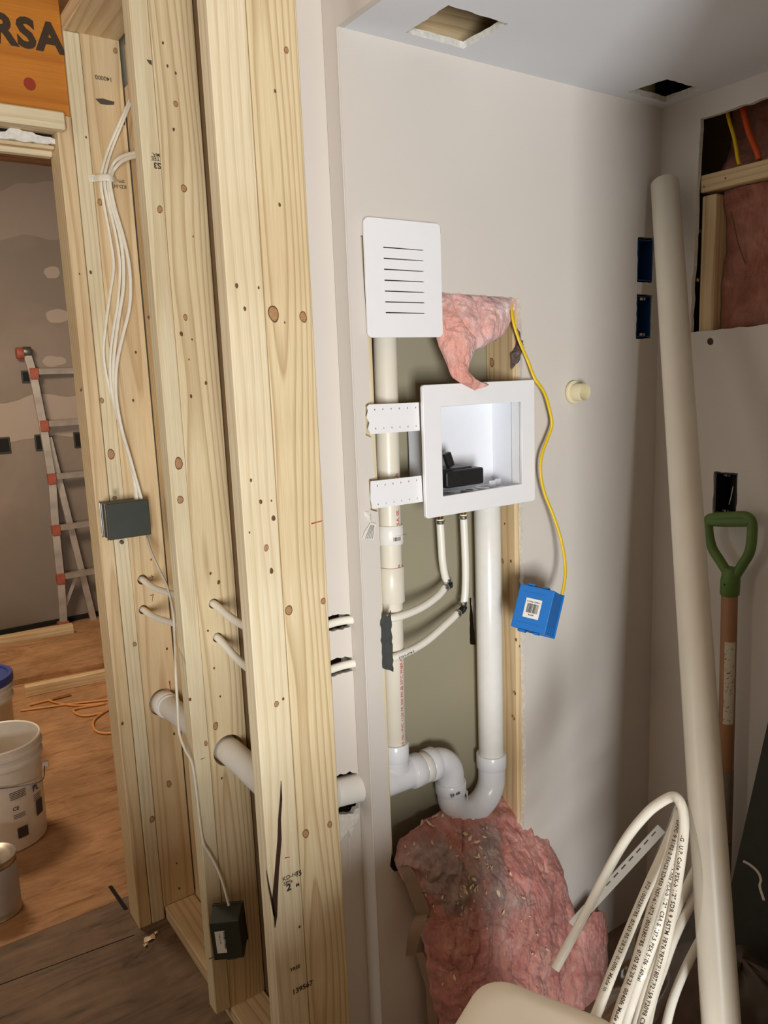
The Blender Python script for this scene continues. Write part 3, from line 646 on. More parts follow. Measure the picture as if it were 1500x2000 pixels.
def elbowfit(label, top, side, cen):
    t = thing('tube_elbow', label, 'pipe fitting', cen)
    tube('elbow', catmull([top, Vector(top).lerp(Vector(cen), .5)+Vector((.001, 0, 0)), cen, Vector(side).lerp(Vector(cen), .5), side], 5), .0062, M_BLACKP, t, 14)
    cyl('elbow_collar', Vector(cen).lerp(Vector(top), .35), Vector(cen).lerp(Vector(top), .62), .0085, M_BLACKP, t, 16)
    cyl('elbow_collar', Vector(cen).lerp(Vector(side), .35), Vector(cen).lerp(Vector(side), .6), .0085, M_BLACKP, t, 16)
    ring(t, Vector(top)+Vector((-.001, 0, .006)), (-.2, 0, 1)); ring(t, Vector(side)+Vector((-.005, -.002, -.003)), (1, .2, .35)); return t
elbowfit('black elbow with steel clamps joining the upper tube to the left supply tube', (1.0725, 1.325, 1.079), (1.066, 1.323, 1.074), (1.0795, 1.326, 1.070))
elbowfit('black elbow with steel clamps joining the lower tube to the right supply tube', (1.1165, 1.325, 1.017), (1.1015, 1.324, 1.006), (1.1165, 1.326, 1.006))
# nail guard plate
ng = plate('nail_plate', jag([(.8495, .950), (.8760, .935), (.8755, 1.068), (.868, 1.055), (.858, 1.066), (.849, 1.052)], .008, .0015), [], .0015, plain('dull_zinc', srgb(92, 96, 92), .55, .6, var=.2, scale=30), XZ(1.2690)); tag(ng, 'dark galvanised nail plate on the stud edge where the tubes enter', 'plate')
ng.data.transform(Matrix.Translation((0, 0, 0)))
# ================================================================== VENT GRILLE
gx0, gx1, gz0, gz1 = .842, 1.021, 1.612, 1.829
def rrect(x0, z0_, x1, z1_, r, n=5):
    out = []
    for cx, cz, a0 in ((x1-r, z1_-r, 0), (x0+r, z1_-r, PI/2), (x0+r, z0_+r, PI), (x1-r, z0_+r, 1.5*PI)):
        for k in range(n+1): a = a0+PI/2*k/n; out.append((cx+r*math.cos(a), cz+r*math.sin(a)))
    return out
gr = thing('vent_grille', 'white rectangular wall vent grille with seven thin slots', 'vent', (.931, 1.262, gz0))
slots = []
for k in range(7):
    za_ = 1.658 + k*(1.7775-1.658)/6; slots.append([(.8825, za_-.0014), (.9795, za_-.0014), (.9795, za_+.0014), (.8825, za_+.0014)])
plate('grille_plate', rrect(gx0, gz0, gx1, gz1, .010), slots, .006, M_PLAS, XZ(1.258), gr, bevel=.0004)
box('grille_body', (.862, 1.2655, 1.632), (.998, 1.29, 1.81), M_BLACKP, gr, bev=.001)
# ================================================================== WASHER BOX
fx0, fx1, fz0, fz1 = .961, 1.269, 1.250, 1.517
ox0, ox1, oz0, oz1 = 1.0035, 1.2325, 1.2885, 1.4745
wb = thing('washer_box', 'white plastic washing machine outlet box set in the opening', 'outlet box', ((fx0+fx1)/2, 1.26, fz0))
plate('face_frame', rrect(fx0, fz0, fx1, fz1, .005), [[(ox0, oz0), (ox1, oz0), (ox1, oz1), (ox0, oz1)]], .009, M_PLAS, XZ(1.250), wb, bevel=.0015)
BY = 1.352
bx0, bx1, bz0, bz1 = 1.000, 1.2365, 1.2800, 1.4790
def inner(): # open tray with real wall thickness
    V = []; F = []
    def q(a, b, c, d): i = len(V); V.extend([a, b, c, d]); F.append((i, i+1, i+2, i+3))
    for e, y1 in ((0, BY), (.0025, BY+.0025)):
        x0, x1, z0_, z1_ = bx0-e, bx1+e, bz0-e, bz1+e
        q((x0, 1.259, z0_), (x0, y1, z0_), (x0, y1, z1_), (x0, 1.259, z1_)); q((x1, 1.259, z0_), (x1, y1, z0_), (x1, y1, z1_), (x1, 1.259, z1_))
        q((x0, 1.259, z0_), (x1, 1.259, z0_), (x1, y1, z0_), (x0, y1, z0_)); q((x0, 1.259, z1_), (x1, 1.259, z1_), (x1, y1, z1_), (x0, y1, z1_))
        q((x0, y1, z0_), (x1, y1, z0_), (x1, y1, z1_), (x0, y1, z1_))
    return mk('box_tray', V, F, M_PLASIN, wb)
tr = inner()
box('box_lip', (ox1+.0005, 1.2592, oz0-.001), (bx1-.0002, 1.285, oz1+.001), M_PLAS, wb, bev=.0006)
for x in (1.056, 1.122): lathe('floor_ring', [(.010, 0), (.019, 0), (.019, .005), (.010, .005), (.010, 0)], (x, 1.305, bz0+.0002), M_PLASIN, wb)
lathe('drain_opening', [(.024, 0), (.031, 0), (.031, .004), (.024, .004), (.024, -.0)], (1.188, 1.314, bz0+.0002), M_PLASIN, wb)
for k, x in enumerate((1.15, 1.178)):
    box('drain_tab', (x+.022, 1.292+.012*k, bz0+.004), (x+.040, 1.296+.012*k, bz0+.020), M_PLASIN, wb, bev=.0015)
for i, x in enumerate((1.055, 1.121)): # brass nipples under the box
    cyl('inlet_nipple', (x, 1.325, fz0-.030), (x, 1.325, bz0-.0026), .0075, M_BRASS, wb, 18)
    ring(wb, (x, 1.325, fz0-.031+i*.002), (0, 0, 1))
# valve cover and lever inside the box
vv = thing('valve', 'black plastic valve block with a small lever and brass body inside the washer box', 'valve', (1.05, 1.30, bz0+.006))
a_, b_ = PY(872, 952, 1.270), PY(943, 912, 1.270)
vb = box('valve_cover', (a_.x, 1.268, a_.z-.003), (b_.x+.002, 1.325, b_.z), M_BLACKP, vv, bev=.006, seg=3)
box('valve_bracket', (a_.x-.02, 1.279, a_.z+.020), (b_.x-.02, 1.331, b_.z+.0035), M_BLACKP, vv, bev=.003)
cyl('valve_body', (1.0125, 1.292, bz0+.006), (1.0125, 1.292, a_.z+.038), .0085, M_BRASS, vv, 18)
lv = PY(876, 898, 1.295)
box('valve_lever', (lv.x-.0085, 1.289, lv.z-.016), (lv.x+.0085, 1.301, lv.z+.016), M_BLACKP, vv, bev=.003, seg=2, rot=Matrix.Rotation(math.radians(-20), 3, 'Y'))
# straps
def strap(label, pts, rows):
    o2_ = [xz(x, y, 1.2635) for x, y in pts]; hs = []
    for (xa, ya), (xb, yb), n in rows:
        for k in range(n):
            p = xz(xa+(xb-xa)*k/(n-1), ya+(yb-ya)*k/(n-1), 1.2635); hs.append(circ(p[0], p[1], .0013, 8, .0021))
    o = plate('mounting_strap', o2_, hs, .0014, M_PLAS, XZ(1.2635)); return tag(o, label, 'strap')
strap('upper white perforated strap from the wall edge to the washer box', [(717, 795), (721, 790), (818, 786), (820, 841), (724, 848), (719, 838), (722, 826), (716, 815), (719, 803)], [((732, 800), (812, 796), 6), ((734, 837), (813, 832), 6)])
strap('lower white perforated strap from the wall edge to the washer box', [(724, 940), (823, 929), (826, 980), (728, 994), (724, 975)], [((737, 949), (814, 938), 6), ((739, 985), (815, 973), 6)])
# ================================================================== BLUE AND BLACK WALL BOXES
def wallbox(label, x0, x1, z0_, z1_, face, dep, mat, axis='y', mat2=None, ears=True):
    t = thing('electrical_box', label, 'electrical box', ((x0+x1)/2, face, z0_) if axis == 'y' else (face, (x0+x1)/2, z0_))
    th = .0022; V = []; F = []
    def Q(a, b, c, d): i = len(V); V.extend([a, b, c, d]); F.append((i, i+1, i+2, i+3))
    def pt(a, d, z): return (a, face+d, z) if axis == 'y' else (face+d, a, z)
    for e in (0, th):
        a0, a1, c0, c1_, dd = x0+th-e, x1-th+e, z0_+th-e, z1_-th+e, dep-th+e
        Q(pt(a0, 0, c0), pt(a0, dd, c0), pt(a0, dd, c1_), pt(a0, 0, c1_)); Q(pt(a1, 0, c0), pt(a1, dd, c0), pt(a1, dd, c1_), pt(a1, 0, c1_))
        Q(pt(a0, 0, c0), pt(a1, 0, c0), pt(a1, dd, c0), pt(a0, dd, c0)); Q(pt(a0, 0, c1_), pt(a1, 0, c1_), pt(a1, dd, c1_), pt(a0, dd, c1_))
        Q(pt(a0, dd, c0), pt(a1, dd, c0), pt(a1, dd, c1_), pt(a0, dd, c1_))
    for (A, B) in (((x0, z0_), (x0+th, z1_)), ((x1-th, z0_), (x1, z1_)), ((x0, z0_), (x1, z0_+th)), ((x0, z1_-th), (x1, z1_))):
        Q(pt(A[0], 0, A[1]), pt(B[0], 0, A[1]), pt(B[0], 0, B[1]), pt(A[0], 0, B[1]))
    mk('box_shell', V, F, mat, t)
    if ears:
        xm = (x0+x1)/2
        for z in (z0_+.006, z1_-.006):
            pa, pb = pt(xm-.009, .002, z-.003), pt(xm+.009, .006, z+.003)
            e = box('screw_ear', pa, pb, mat2 or mat, t, bev=.0008)
            cyl('ear_screw', pt(xm, .002, z), pt(xm, -.0006, z), .0026, M_STEEL, e, 12)
    return t
bb1 = wallbox('upper of two dark blue switch boxes sunk in the wall by the right corner', 1.648, 1.704, 1.745, 1.842, 1.2735, .07, M_BLUED, mat2=M_TAPE, ears=False)
bb2 = wallbox('lower of two dark blue switch boxes sunk in the wall, cream ears showing', 1.648, 1.701, 1.610, 1.708, 1.2735, .07, M_BLUED, mat2=M_TAPE)
kb = wallbox('black device box in the right wall just above the green shovel handle', 1.043, 1.099, 1.180, 1.2785, 1.7305, .06, M_BLACKP, 'x')
wpt = [PX(1432, 950, 1.745), PX(1428, 970, 1.75), PX(1424, 985, 1.755)]
tube('wire_end', catmull(wpt, 5), .0011, M_CABLE, kb, 8)
mk('knockout', circ(0, 0, 1, 3) and [PX(1387+6*math.cos(a), 667+7*math.sin(a), 1.7262) for a in [2*PI*k/14 for k in range(14)]], [tuple(range(14))], M_INKW, None)
bpy.data.objects['knockout'].name = 'drilled_hole'; tag(bpy.data.objects['drilled_hole'], 'small dark round hole in the right wall below the torn opening', 'hole')
# far room boxes
for k, (a, b, lab) in enumerate([((-14, 855), (22, 885), 'left of three dark switch boxes in a row on the far room wall'), ((66, 849), (84, 880), 'middle dark switch box in the far room row, hard by the ladder'), ((142, 844), (160, 874), 'right of three dark boxes in the far room row, against the door stud'), ((40, 724), (62, 748), 'single dark switch box high on the far room wall by the ladder top')]):
    p, q = PY(*a, 5.4), PY(*b, 5.4)
    t = thing('far_switch_box', lab, 'electrical box', ((p.x+q.x)/2, 5.39, q.z), 'switch boxes on the far room wall')
    box('box_face', (p.x, 5.388, q.z), (q.x, 5.3995, p.z), M_GREYBOX, t, bev=.004)
    box('box_recess', (p.x+.008, 5.3865, q.z+.010), (q.x-.008, 5.3885, p.z-.010), M_DARK, t, bev=0)
# joint compound smears are flat filler on the far wall
def blob(name, cx, cy, rx, ry, Y, mat, label, seed, cat='filler'):
    V = []; n = 26
    for k in range(n):
        a = 2*PI*k/n; f = 1+.25*noise.noise(Vector((math.cos(a)*1.5, math.sin(a)*1.5, seed)))
        V.append(PY(cx+rx*math.cos(a)*f, cy+ry*math.sin(a)*f, Y-.002))
    return tag(mk(name, V, [tuple(range(n))], mat), label, cat)
M_MUD = drywall('joint_compound', srgb(172, 156, 140))
blob('filler_patch', 102, 532, 16, 12, 5.4, M_MUD, 'topmost pale filler patch on the far room wall', 1)
blob('filler_patch', 112, 617, 25, 13, 5.4, M_MUD, 'pale filler patch on the far wall above the ladder', 5)
def band(label, top, bot, mat):
    V = []; F = []
    T = catmull([PY(x, y, 5.3975) for x, y in top], 6); Bm = catmull([PY(x, y, 5.3975) for x, y in bot], 6)
    for a, b in zip(T, Bm):
        V += [a+Vector((0, 0, noise.noise(a*9)*.03)), b+Vector((0, 0, noise.noise(b*9)*.03))]
    for i in range(len(V)//2-1): F.append((2*i, 2*i+2, 2*i+3, 2*i+1))
    tag(mk('filler_band', V, F, mat), label, 'filler')
band('broad pale filler band across the far wall behind the middle of the ladder', [(-60, 792), (0, 787), (40, 778), (90, 770), (140, 768), (230, 760)], [(-60, 868), (0, 862), (40, 858), (90, 851), (140, 846), (230, 838)], M_MUD)
band('upper pale filler band high on the far wall near the door head', [(-60, 372), (0, 372), (40, 362), (90, 356), (140, 352), (230, 345)], [(-60, 470), (0, 468), (40, 462), (90, 468), (140, 462), (230, 455)], drywall('joint_compound_thin', srgb(150, 136, 122)))
blob('filler_patch', 104, 705, 22, 11, 5.4, M_MUD, 'pale filler patch on the far wall behind the ladder top', 9)
# ================================================================== YELLOW CABLE AND BLUE BOX
yp = [(992, 570, 1.320), (998, 588, 1.290), (1002, 625, 1.268), (1014, 665, 1.262), (1031, 705, 1.258), (1044, 738, 1.248), (1062, 765, 1.246), (1072, 795, 1.246), (1078, 828, 1.246), (1070, 855, 1.246), (1058, 890, 1.240), (1056, 925, 1.236), (1064, 965, 1.232), (1080, 1005, 1.222), (1096, 1055, 1.208), (1104, 1105, 1.196), (1102, 1140, 1.188), (1095, 1172, 1.180)]
path = catmull([PY(x, y, Y) for x, y, Y in yp], 6)
yc = thing('yellow_cable', 'yellow electric cable looping down the wall to the hanging blue box', 'cable', path[-1])
tube('cable', path, .0052, M_YELLOW, yc, 12, flat=.62)
bc = PY(1047, 1192, 1.165)
yaw = math.radians(-17); tilt = math.radians(15)
Rb_ = Matrix.Rotation(math.radians(-14), 3, Vector((-.72, -.69, 0))) @ Matrix.Rotation(math.radians(-20), 3, Vector((.69, -.72, 0))) @ Matrix.Rotation(math.radians(-66), 3, 'Z')
bl = thing('blue_box', 'bright blue plastic electrical box with a bar-code label hanging on the yellow cable', 'electrical box', bc)
def bpart(name, lo, hi, mat, bev=.001, parent=None, seg=1):
    lo, hi = Vector(lo), Vector(hi); c = (lo+hi)/2; s = hi-lo; bm = bmesh.new(); bmesh.ops.create_cube(bm, size=1)
    for v in bm.verts: v.co = Vector((v.co.x*s.x, v.co.y*s.y, v.co.z*s.z))
    bmesh.ops.bevel(bm, geom=bm.edges[:], offset=min(bev, min(s)*.4), segments=seg, affect='EDGES', profile=.6)
    V = [bc + Rb_ @ (v.co+c) for v in bm.verts]; F = [tuple(v.index for v in f.verts) for f in bm.faces]; bm.free()
    return mk(name, V, F, mat, parent or bl)
# local frame: -y is the labelled back, +x the side face, z up
hw = .0385; zz = .047
bpart('box_body', (-hw, -.028, -zz), (hw, .050, zz), M_BLUE, .002, seg=2)
bpart('box_rim', (-hw-.002, .044, -zz-.002), (hw+.002, .050, zz+.002), M_BLUE)
for z, sg in ((zz, 1), (-zz, -1)):
    bpart('nail_boss', (-.024, -.022, min(z, z+sg*.006)), (-.008, -.004, max(z, z+sg*.006)), M_BLUE, .0015)
    bpart('nail_boss', (.010, -.022, min(z, z+sg*.005)), (.022, -.004, max(z, z+sg*.005)), M_BLUE, .0015)
    bpart('steel_clip', (-.006, -.016, min(z, z+sg*.003)), (.016, -.010, max(z, z+sg*.003)), M_STEEL, .0008)
for z in (-.033, .033): bpart('rib', (-.028, -.0288, z-.0006), (.020, -.0280, z+.0006), M_BLUE, .0003)
for y_ in (-.018, .0, .02): bpart('rib', (hw, y_, -zz+.002), (hw+.0012, y_+.0015, -zz+.018), M_BLUE, .0004)
ms = bpart('mould_mark', (hw, .010, -.004), (hw+.0012, .014, .000), M_BLUE, .0005)
lbp = bpart('label', (-.018, -.0292, -.021), (.017, -.0282, .021), M_LABEL, .0004)
def bl2w(x, z, y=-.0296): return bc + Rb_ @ Vector((x, y, z))
rr = random.Random(5); V = []; F = []; x = -.0125
while x < .0120:
    w_ = rr.choice((.0005, .0009, .0014)); i = len(V)
    V += [bl2w(x, -.010), bl2w(min(x+w_, .0125), -.010), bl2w(min(x+w_, .0125), .010), bl2w(x, .010)]; F.append((i, i+1, i+2, i+3)); x += w_+rr.choice((.0005, .0009))
mk('barcode', V, F, M_INK, lbp)
text('label_print', '0 23456 10789 0', .0042, bl2w(-.0145, .0125), Rb_ @ Vector((1, 0, 0)), Rb_ @ Vector((0, 0, 1)), M_INK, lbp, .02)
text('label_print', 'B122A', .0044, bl2w(-.0060, -.0155), Rb_ @ Vector((1, 0, 0)), Rb_ @ Vector((0, 0, 1)), M_INK, lbp, .03)
# cream pipe stub with flange
pc = PY(1125, 766, 1.27)
fl = thing('pipe_flange', 'small cream round pipe stub on the bare wall right of the yellow cable', 'pipe fitting', pc)
pc = PY(1119, 766, 1.268)
lathe('flange', [(.016, 0), (.026, 0), (.027, -.002), (.0265, -.006), (.020, -.007), (.0195, -.003), (.016, 0)], pc, M_CREAM, fl, axis=(0, 1, 0))
lathe('stub', [(.0200, -.006), (.0200, -.034), (.0188, -.0355), (.0175, -.034), (.0170, -.004), (.0001, -.004)], pc, M_CREAM, fl, axis=(0, 1, 0))
cyl('plug_hole', pc+Vector((-.004, -.0035, 0)), pc+Vector((-.004, -.0052, 0)), .0022, M_INK, fl, 12, ease=.0003)
# ================================================================== CABLES ON THE LEFT STUD
def cab(name, label, pts, group=None, r=.0050, mat=M_CABLE):
    path = catmull([PY(x, y, Y) for x, y, Y in pts], 7); o = tube(name, path, r, mat, None, 12, flat=.65); return tag(o, label, 'cable', group)
g = 'white cables stapled to the farthest stud'
cab('electric_cable', 'leftmost white cable of the stapled bundle, bowing out left', [(262, 178, 1.96), (240, 225, 2.04), (214, 285, 2.078), (200, 330, 2.076), (197, 358, 2.072), (203, 400, 2.076), (215, 465, 2.078), (222, 520, 2.078), (214, 580, 2.076), (206, 640, 2.076), (202, 690, 2.078), (210, 745, 2.078), (225, 800, 2.074), (243, 860, 2.066), (258, 915, 2.068), (265, 978, 2.068)], g)
cab('electric_cable', 'second white cable from the left, from the same upper feed', [(263, 183, 1.955), (243, 230, 2.035), (220, 288, 2.072), (207, 330, 2.068), (204, 358, 2.063), (212, 400, 2.066), (226, 460, 2.066), (234, 520, 2.066), (230, 590, 2.066), (222, 640, 2.066), (215, 700, 2.068), (217, 760, 2.066), (230, 815, 2.06), (245, 865, 2.052), (262, 925, 2.060), (273, 978, 2.060)], g)
cab('electric_cable', 'white cable from the lower feed, third in the bundle', [(272, 297, 1.95), (240, 305, 2.03), (222, 318, 2.07), (213, 340, 2.064), (211, 358, 2.060), (218, 400, 2.062), (232, 450, 2.058), (240, 500, 2.056), (241, 560, 2.056), (232, 620, 2.058), (224, 680, 2.058), (221, 730, 2.058), (227, 790, 2.056), (240, 845, 2.048), (256, 905, 2.055), (268, 978, 2.050)], g)
cab('electric_cable', 'rightmost white cable of the bundle, bowing far right', [(273, 303, 1.945), (243, 312, 2.02), (225, 328, 2.058), (217, 345, 2.052), (215, 360, 2.05), (224, 405, 2.052), (240, 460, 2.046), (251, 510, 2.042), (255, 560, 2.04), (252, 605, 2.042), (240, 655, 2.046), (230, 700, 2.046), (226, 740, 2.046), (228, 785, 2.044), (238, 840, 2.038), (254, 895, 2.05), (277, 978, 2.045)], g)
stp = thing('cable_staple', 'white plastic cable strap nailed over the cable bundle', 'cable clip', PY(205, 350, 2.06))
tube('strap_band', catmull([PY(174, 347, 2.0885), PY(184, 348, 2.085), PY(194, 347, 2.060), PY(206, 346, 2.050), PY(218, 348, 2.048), PY(224, 349, 2.062)], 6), [.0085]*31, M_CABLE, stp, 12, flat=.22)
cyl('nail_head', PY(180, 348, 2.0855), PY(180, 348, 2.0835), .0035, M_STEEL, stp, 12, ease=.0004)
# upper dark box
ub0, ub1 = PY(214, 1056, 2.02), PY(290, 975, 2.02)
ub = thing('device_box', 'dark grey square metal box at the end of the cable bundle, on the door stud', 'electrical box', ((ub0.x+ub1.x)/2, 2.03, ub0.z))
box('box_lid', (ub0.x, 2.020, ub0.z), (ub1.x, 2.030, ub1.z), M_GREYBOX, ub, bev=.002)
box('box_body', (ub0.x-.000, 2.0305, ub0.z+.002), (ub1.x-.004, 2.086, ub1.z-.002), M_GREYBOX, ub, bev=.0015)
M_SHINY = plain('bright_steel', srgb(225, 222, 214), .2, 1.0)
box('bright_edge', (ub0.x-.0035, 2.022, ub0.z), (ub0.x-.0006, 2.027, ub1.z), M_SHINY, ub, bev=.0006)
box('bright_edge', (ub0.x-.0035, 2.072, ub0.z), (ub0.x-.0006, 2.076, ub1.z), M_SHINY, ub, bev=.0006)
for x, y, s in ((224, 972, 1), (238, 1059, -1)):
    p = PY(x, y, 2.026); cyl('cover_screw', p+Vector((0, .006, 0)), p-Vector((0, .004, 0)), .0055, M_SHINY, ub, 16)
cab('electric_cable', 'single white cable running from the upper dark box down to the lower dark box', [(287, 1048, 2.045), (296, 1080, 1.97), (312, 1115, 1.90), (328, 1150, 1.82), (338, 1195, 1.74), (341, 1235, 1.70), (342, 1270, 1.655), (343, 1300, 1.615), (344, 1330, 1.600), (347, 1380, 1.598), (350, 1430, 1.598), (362, 1465, 1.598), (375, 1490, 1.598), (383, 1540, 1.600), (390, 1600, 1.602), (397, 1645, 1.603), (408, 1665, 1.600), (424, 1695, 1.590), (437, 1730, 1.575), (447, 1768, 1.560)], None, r=.0048)
# lower dark box
L0, L1 = PY(398, 1858, 1.56), PY(452, 1770, 1.56)
Rl = Matrix.Rotation(math.radians(-3), 3, 'Y') @ Matrix.Rotation(math.radians(-32), 3, 'Z')
lc = PY(447, 1815, 1.555)
lb = thing('device_box', 'dark green box with a white sticker hanging at the foot of the middle stud', 'electrical box', lc)
def lpart(name, lo, hi, mat, bev=.001, parent=None):
    lo, hi = Vector(lo), Vector(hi); c = (lo+hi)/2; s = hi-lo; bm = bmesh.new(); bmesh.ops.create_cube(bm, size=1)
    for v in bm.verts: v.co = Vector((v.co.x*s.x, v.co.y*s.y, v.co.z*s.z))
    bmesh.ops.bevel(bm, geom=bm.edges[:], offset=min(bev, min(s)*.4), segments=1, affect='EDGES')
    V = [lc + Rl @ (v.co+c) for v in bm.verts]; F = [tuple(v.index for v in f.verts) for f in bm.faces]; bm.free()
    return mk(name, V, F, mat, parent or lb)
M_GRN = plain('dark_green_box', srgb(48, 54, 44), .5, var=.12)
lpart('box_body', (-.034, -.036, -.049), (.034, .028, .049), M_GRN, .002)
lpart('box_rim', (-.036, .022, -.051), (.036, .028, .051), M_GRN)
st_ = lpart('sticker', (-.024, -.0368, -.030), (-.002, -.0360, .026), M_LABEL, .0003)
def lw(x, z): return lc + Rl @ Vector((x, -.0372, z))
text('sticker_print', '819-485-1190587', .0062, lw(-.0055, .024), Rl @ Vector((0, 0, -1)), Rl @ Vector((1, 0, 0)), M_INK, st_, .03)
text('sticker_print', '1-3458-18-100', .0046, lw(-.0150, .022), Rl @ Vector((0, 0, -1)), Rl @ Vector((1, 0, 0)), M_INK, st_, .0)
lpart('nail_clip', (-.006, -.03, -.056), (.016, -.01, -.049), M_STEEL)
n0, n1 = PY(408, 1873, 1.54), PY(440, 1858, 1.545); cyl('box_nail', n0, n1, .0014, M_STEEL, lb, 8, ease=.0003)
# ================================================================== FAR ROOM: LADDER, BUCKETS, LUMBER, CORD
def bar(name, a, b, w_, t_, mat, parent, side=(1, 0, 0)):
    a, b = Vector(a), Vector(b); d = (b-a).normalized(); s = Vector(side); s = (s-d*s.dot(d)).normalized(); n = d.cross(s)
    V = [];
    for p in (a, b):
        for i, j in ((-1, -1), (1, -1), (1, 1), (-1, 1)): V.append(p + s*i*w_/2 + n*j*t_/2)
    return mk(name, V, [(0, 1, 2, 3), (4, 5, 6, 7), (0, 1, 5, 4), (1, 2, 6, 5), (2, 3, 7, 6), (3, 0, 4, 7)], mat, parent)
ft = PZ(124, 1222, .02); 
def lad(x, y, t): return PY(x, y, ft.y + (5.355-ft.y)*t)
ld = thing('folding_ladder', 'paint-stained aluminium folding ladder with red hinges leaning on the far wall', 'ladder', (ft.x+.25, ft.y, 0))
railpts = [(124, 1222, 0), (118, 1130, .17), (108, 1035, .35), (101, 935, .53), (84, 832, .71), (64, 730, .88), (52, 690, .96)]
R_ = [lad(*p) for p in railpts]
for a, b in zip(R_, R_[1:]): bar('rail', a, b, .045, .028, M_ALU, ld)
W_ = Vector((.46, .03, 0))
for a, b in zip(R_, R_[1:]): bar('rail', a+W_, b+W_, .045, .028, M_ALU, ld)
for (x, y, t) in [(118, 1130, .17), (109, 1035, .35), (101, 935, .53), (86, 832, .71), (66, 730, .88)]:
    p = lad(x, y, t); bar('rung', p+Vector((0, -.005, .012)), p+W_+Vector((0, -.005, .012)), .032, .036, M_ALU, ld, (0, 1, 0))
    box('rung_block', p-Vector((.026, .026, .035)), p+Vector((.026, .010, .035)), M_HINGE, ld, bev=.004)
fb = PY(183, 1213, 5.33); tb = lad(93, 855, .64)+Vector((.01, .03, 0))
bar('rear_rail', fb, tb, .040, .025, M_ALU, ld); bar('rear_rail', fb+W_*.9, tb+W_*.9, .04, .025, M_ALU, ld)
bar('brace', lad(128, 1185, .07)+Vector((.01, .04, 0)), lad(155, 1120, .2)+Vector((0, .05, 0)), .022, .010, M_ALU, ld)
box('foot', ft-Vector((.035, .03, .02)), ft+Vector((.035, .03, .03)), M_HINGE, ld, bev=.006)
tp = R_[-1]; cyl('hinge', tp+Vector((-.06, 0, .0)), tp+Vector((-.02, 0, .0)), .035, M_HINGE, ld, 20); cyl('hinge', tp+Vector((-.02, 0, .01)), tp+Vector((.025, 0, .01)), .030, M_STEEL, ld, 20)
# buckets
def bucket(name, label, c, H, R0, R1, mat, handle=True):
    t = thing(name, label, 'bucket', c); c = Vector(c)
    prof = [(.001, .004), (R0-.006, .0), (R0, .006), (R1-.006, H*.80), (R1+.004, H*.80+.003), (R1+.004, H*.80+.010), (R1-.004, H*.80+.016), (R1-.002, H*.90), (R1+.006, H*.905), (R1+.006, H*.925), (R1, H*.93), (R1+.004, H-.004), (R1+.001, H), (R1-.004, H-.003), (R1-.008, H*.8), (R0-.004, .012), (.001, .012)]
    lathe('bucket_shell', prof, c, mat, t, 56); return t
wb_c = PZ(0, 1442, .37); wb_c = Vector((.300, 2.850, 0))
wbk = bucket('bucket', 'open white plastic bucket on the far room floor, nearest the doorway', wb_c, .37, .128, .140, M_BUCKET)
ang = math.radians(-52)
def onb(dx, z, r=None):
    """point on the bucket skin: dx = arc distance from the direction that looks at the door"""
    a = -PI/2 + .0 + dx/.14; rr_ = .1290 + .0105*(z/.30) + .0012
    return wb_c + Vector((math.cos(a)*rr_, math.sin(a)*rr_, z))
def bprint(txt, size, dx, z, mat=M_INKW, bold=.02):
    V, F, me = glyphs(txt, size, bold); bpy.data.meshes.remove(me)
    mk('bucket_print', [onb(dx+p.x, z+p.y) for p in V], F, mat, wbk)
def bquad(dx0, dx1, z0_, z1_, mat):
    V = []; F = []; n = 5
    for k in range(n+1):
        d = dx0+(dx1-dx0)*k/n; V += [onb(d, z0_), onb(d, z1_)]
    for k in range(n): F.append((2*k, 2*k+2, 2*k+3, 2*k+1))
    mk('bucket_print', V, F, mat, wbk)
M_PR = plain('bucket_ink', srgb(70, 62, 60), .7)
bprint('CE', .018, .010, .155, M_PR); bprint('PL', .030, .088, .190, plain('bucket_blue', srgb(50, 50, 90), .6), .03)
for k in range(5): bquad(.005, .060, .195+.006*k, .1972+.006*k, M_PR)
for k in range(3): bquad(.010, .050, .125+.006*k, .127+.006*k, M_PR)
bquad(.018, .055, .050, .088, M_PR); bquad(.098, .135, .095, .150, M_PR)
for k in range(4): bquad(.090, .130, .155+.006*k, .157+.006*k, M_PR)
ea = wb_c + Vector((.150*math.cos(-.45), .150*math.sin(-.45), .255))
box('handle_ear', ea-Vector((.010, .012, .010)), ea+Vector((.012, .010, .012)), M_BUCKET, wbk, bev=.004)
tube('wire_handle', catmull([ea, ea+Vector((-.03, -.09, -.012)), wb_c+Vector((.03, -.152, .246)), wb_c+Vector((-.05, -.150, .262))], 7), .0018, M_STEEL, wbk, 8)
lb_c = Vector((.305, 3.43, 0))
lbk = bucket('paint_pail', 'pail with a dark blue lid and a red label, behind the open white bucket', lb_c, .385, .130, .142, M_BUCKET)
lathe('lid', [(.001, .402), (.132, .402), (.134, .410), (.150, .410), (.152, .404), (.152, .378), (.148, .376), (.148, .396)], lb_c, M_LID, lbk, 48)
V = []; F = []
for k in range(9):
    a = -1.35+.14*k
    for z in (.05, .20): V.append(lb_c+Vector((math.cos(a)*(.1345+z*.03), math.sin(a)*(.1345+z*.03), z)))
for k in range(8): F.append((2*k, 2*k+2, 2*k+3, 2*k+1))
lo_ = mk('pail_label', V, F, plain('label_red', srgb(150, 44, 30), .5), lbk); lo_.data.materials.append(plain('label_grey', srgb(90, 92, 90), .5))
for p in lo_.data.polygons:
    if p.index in (5, 6, 7): p.material_index = 1
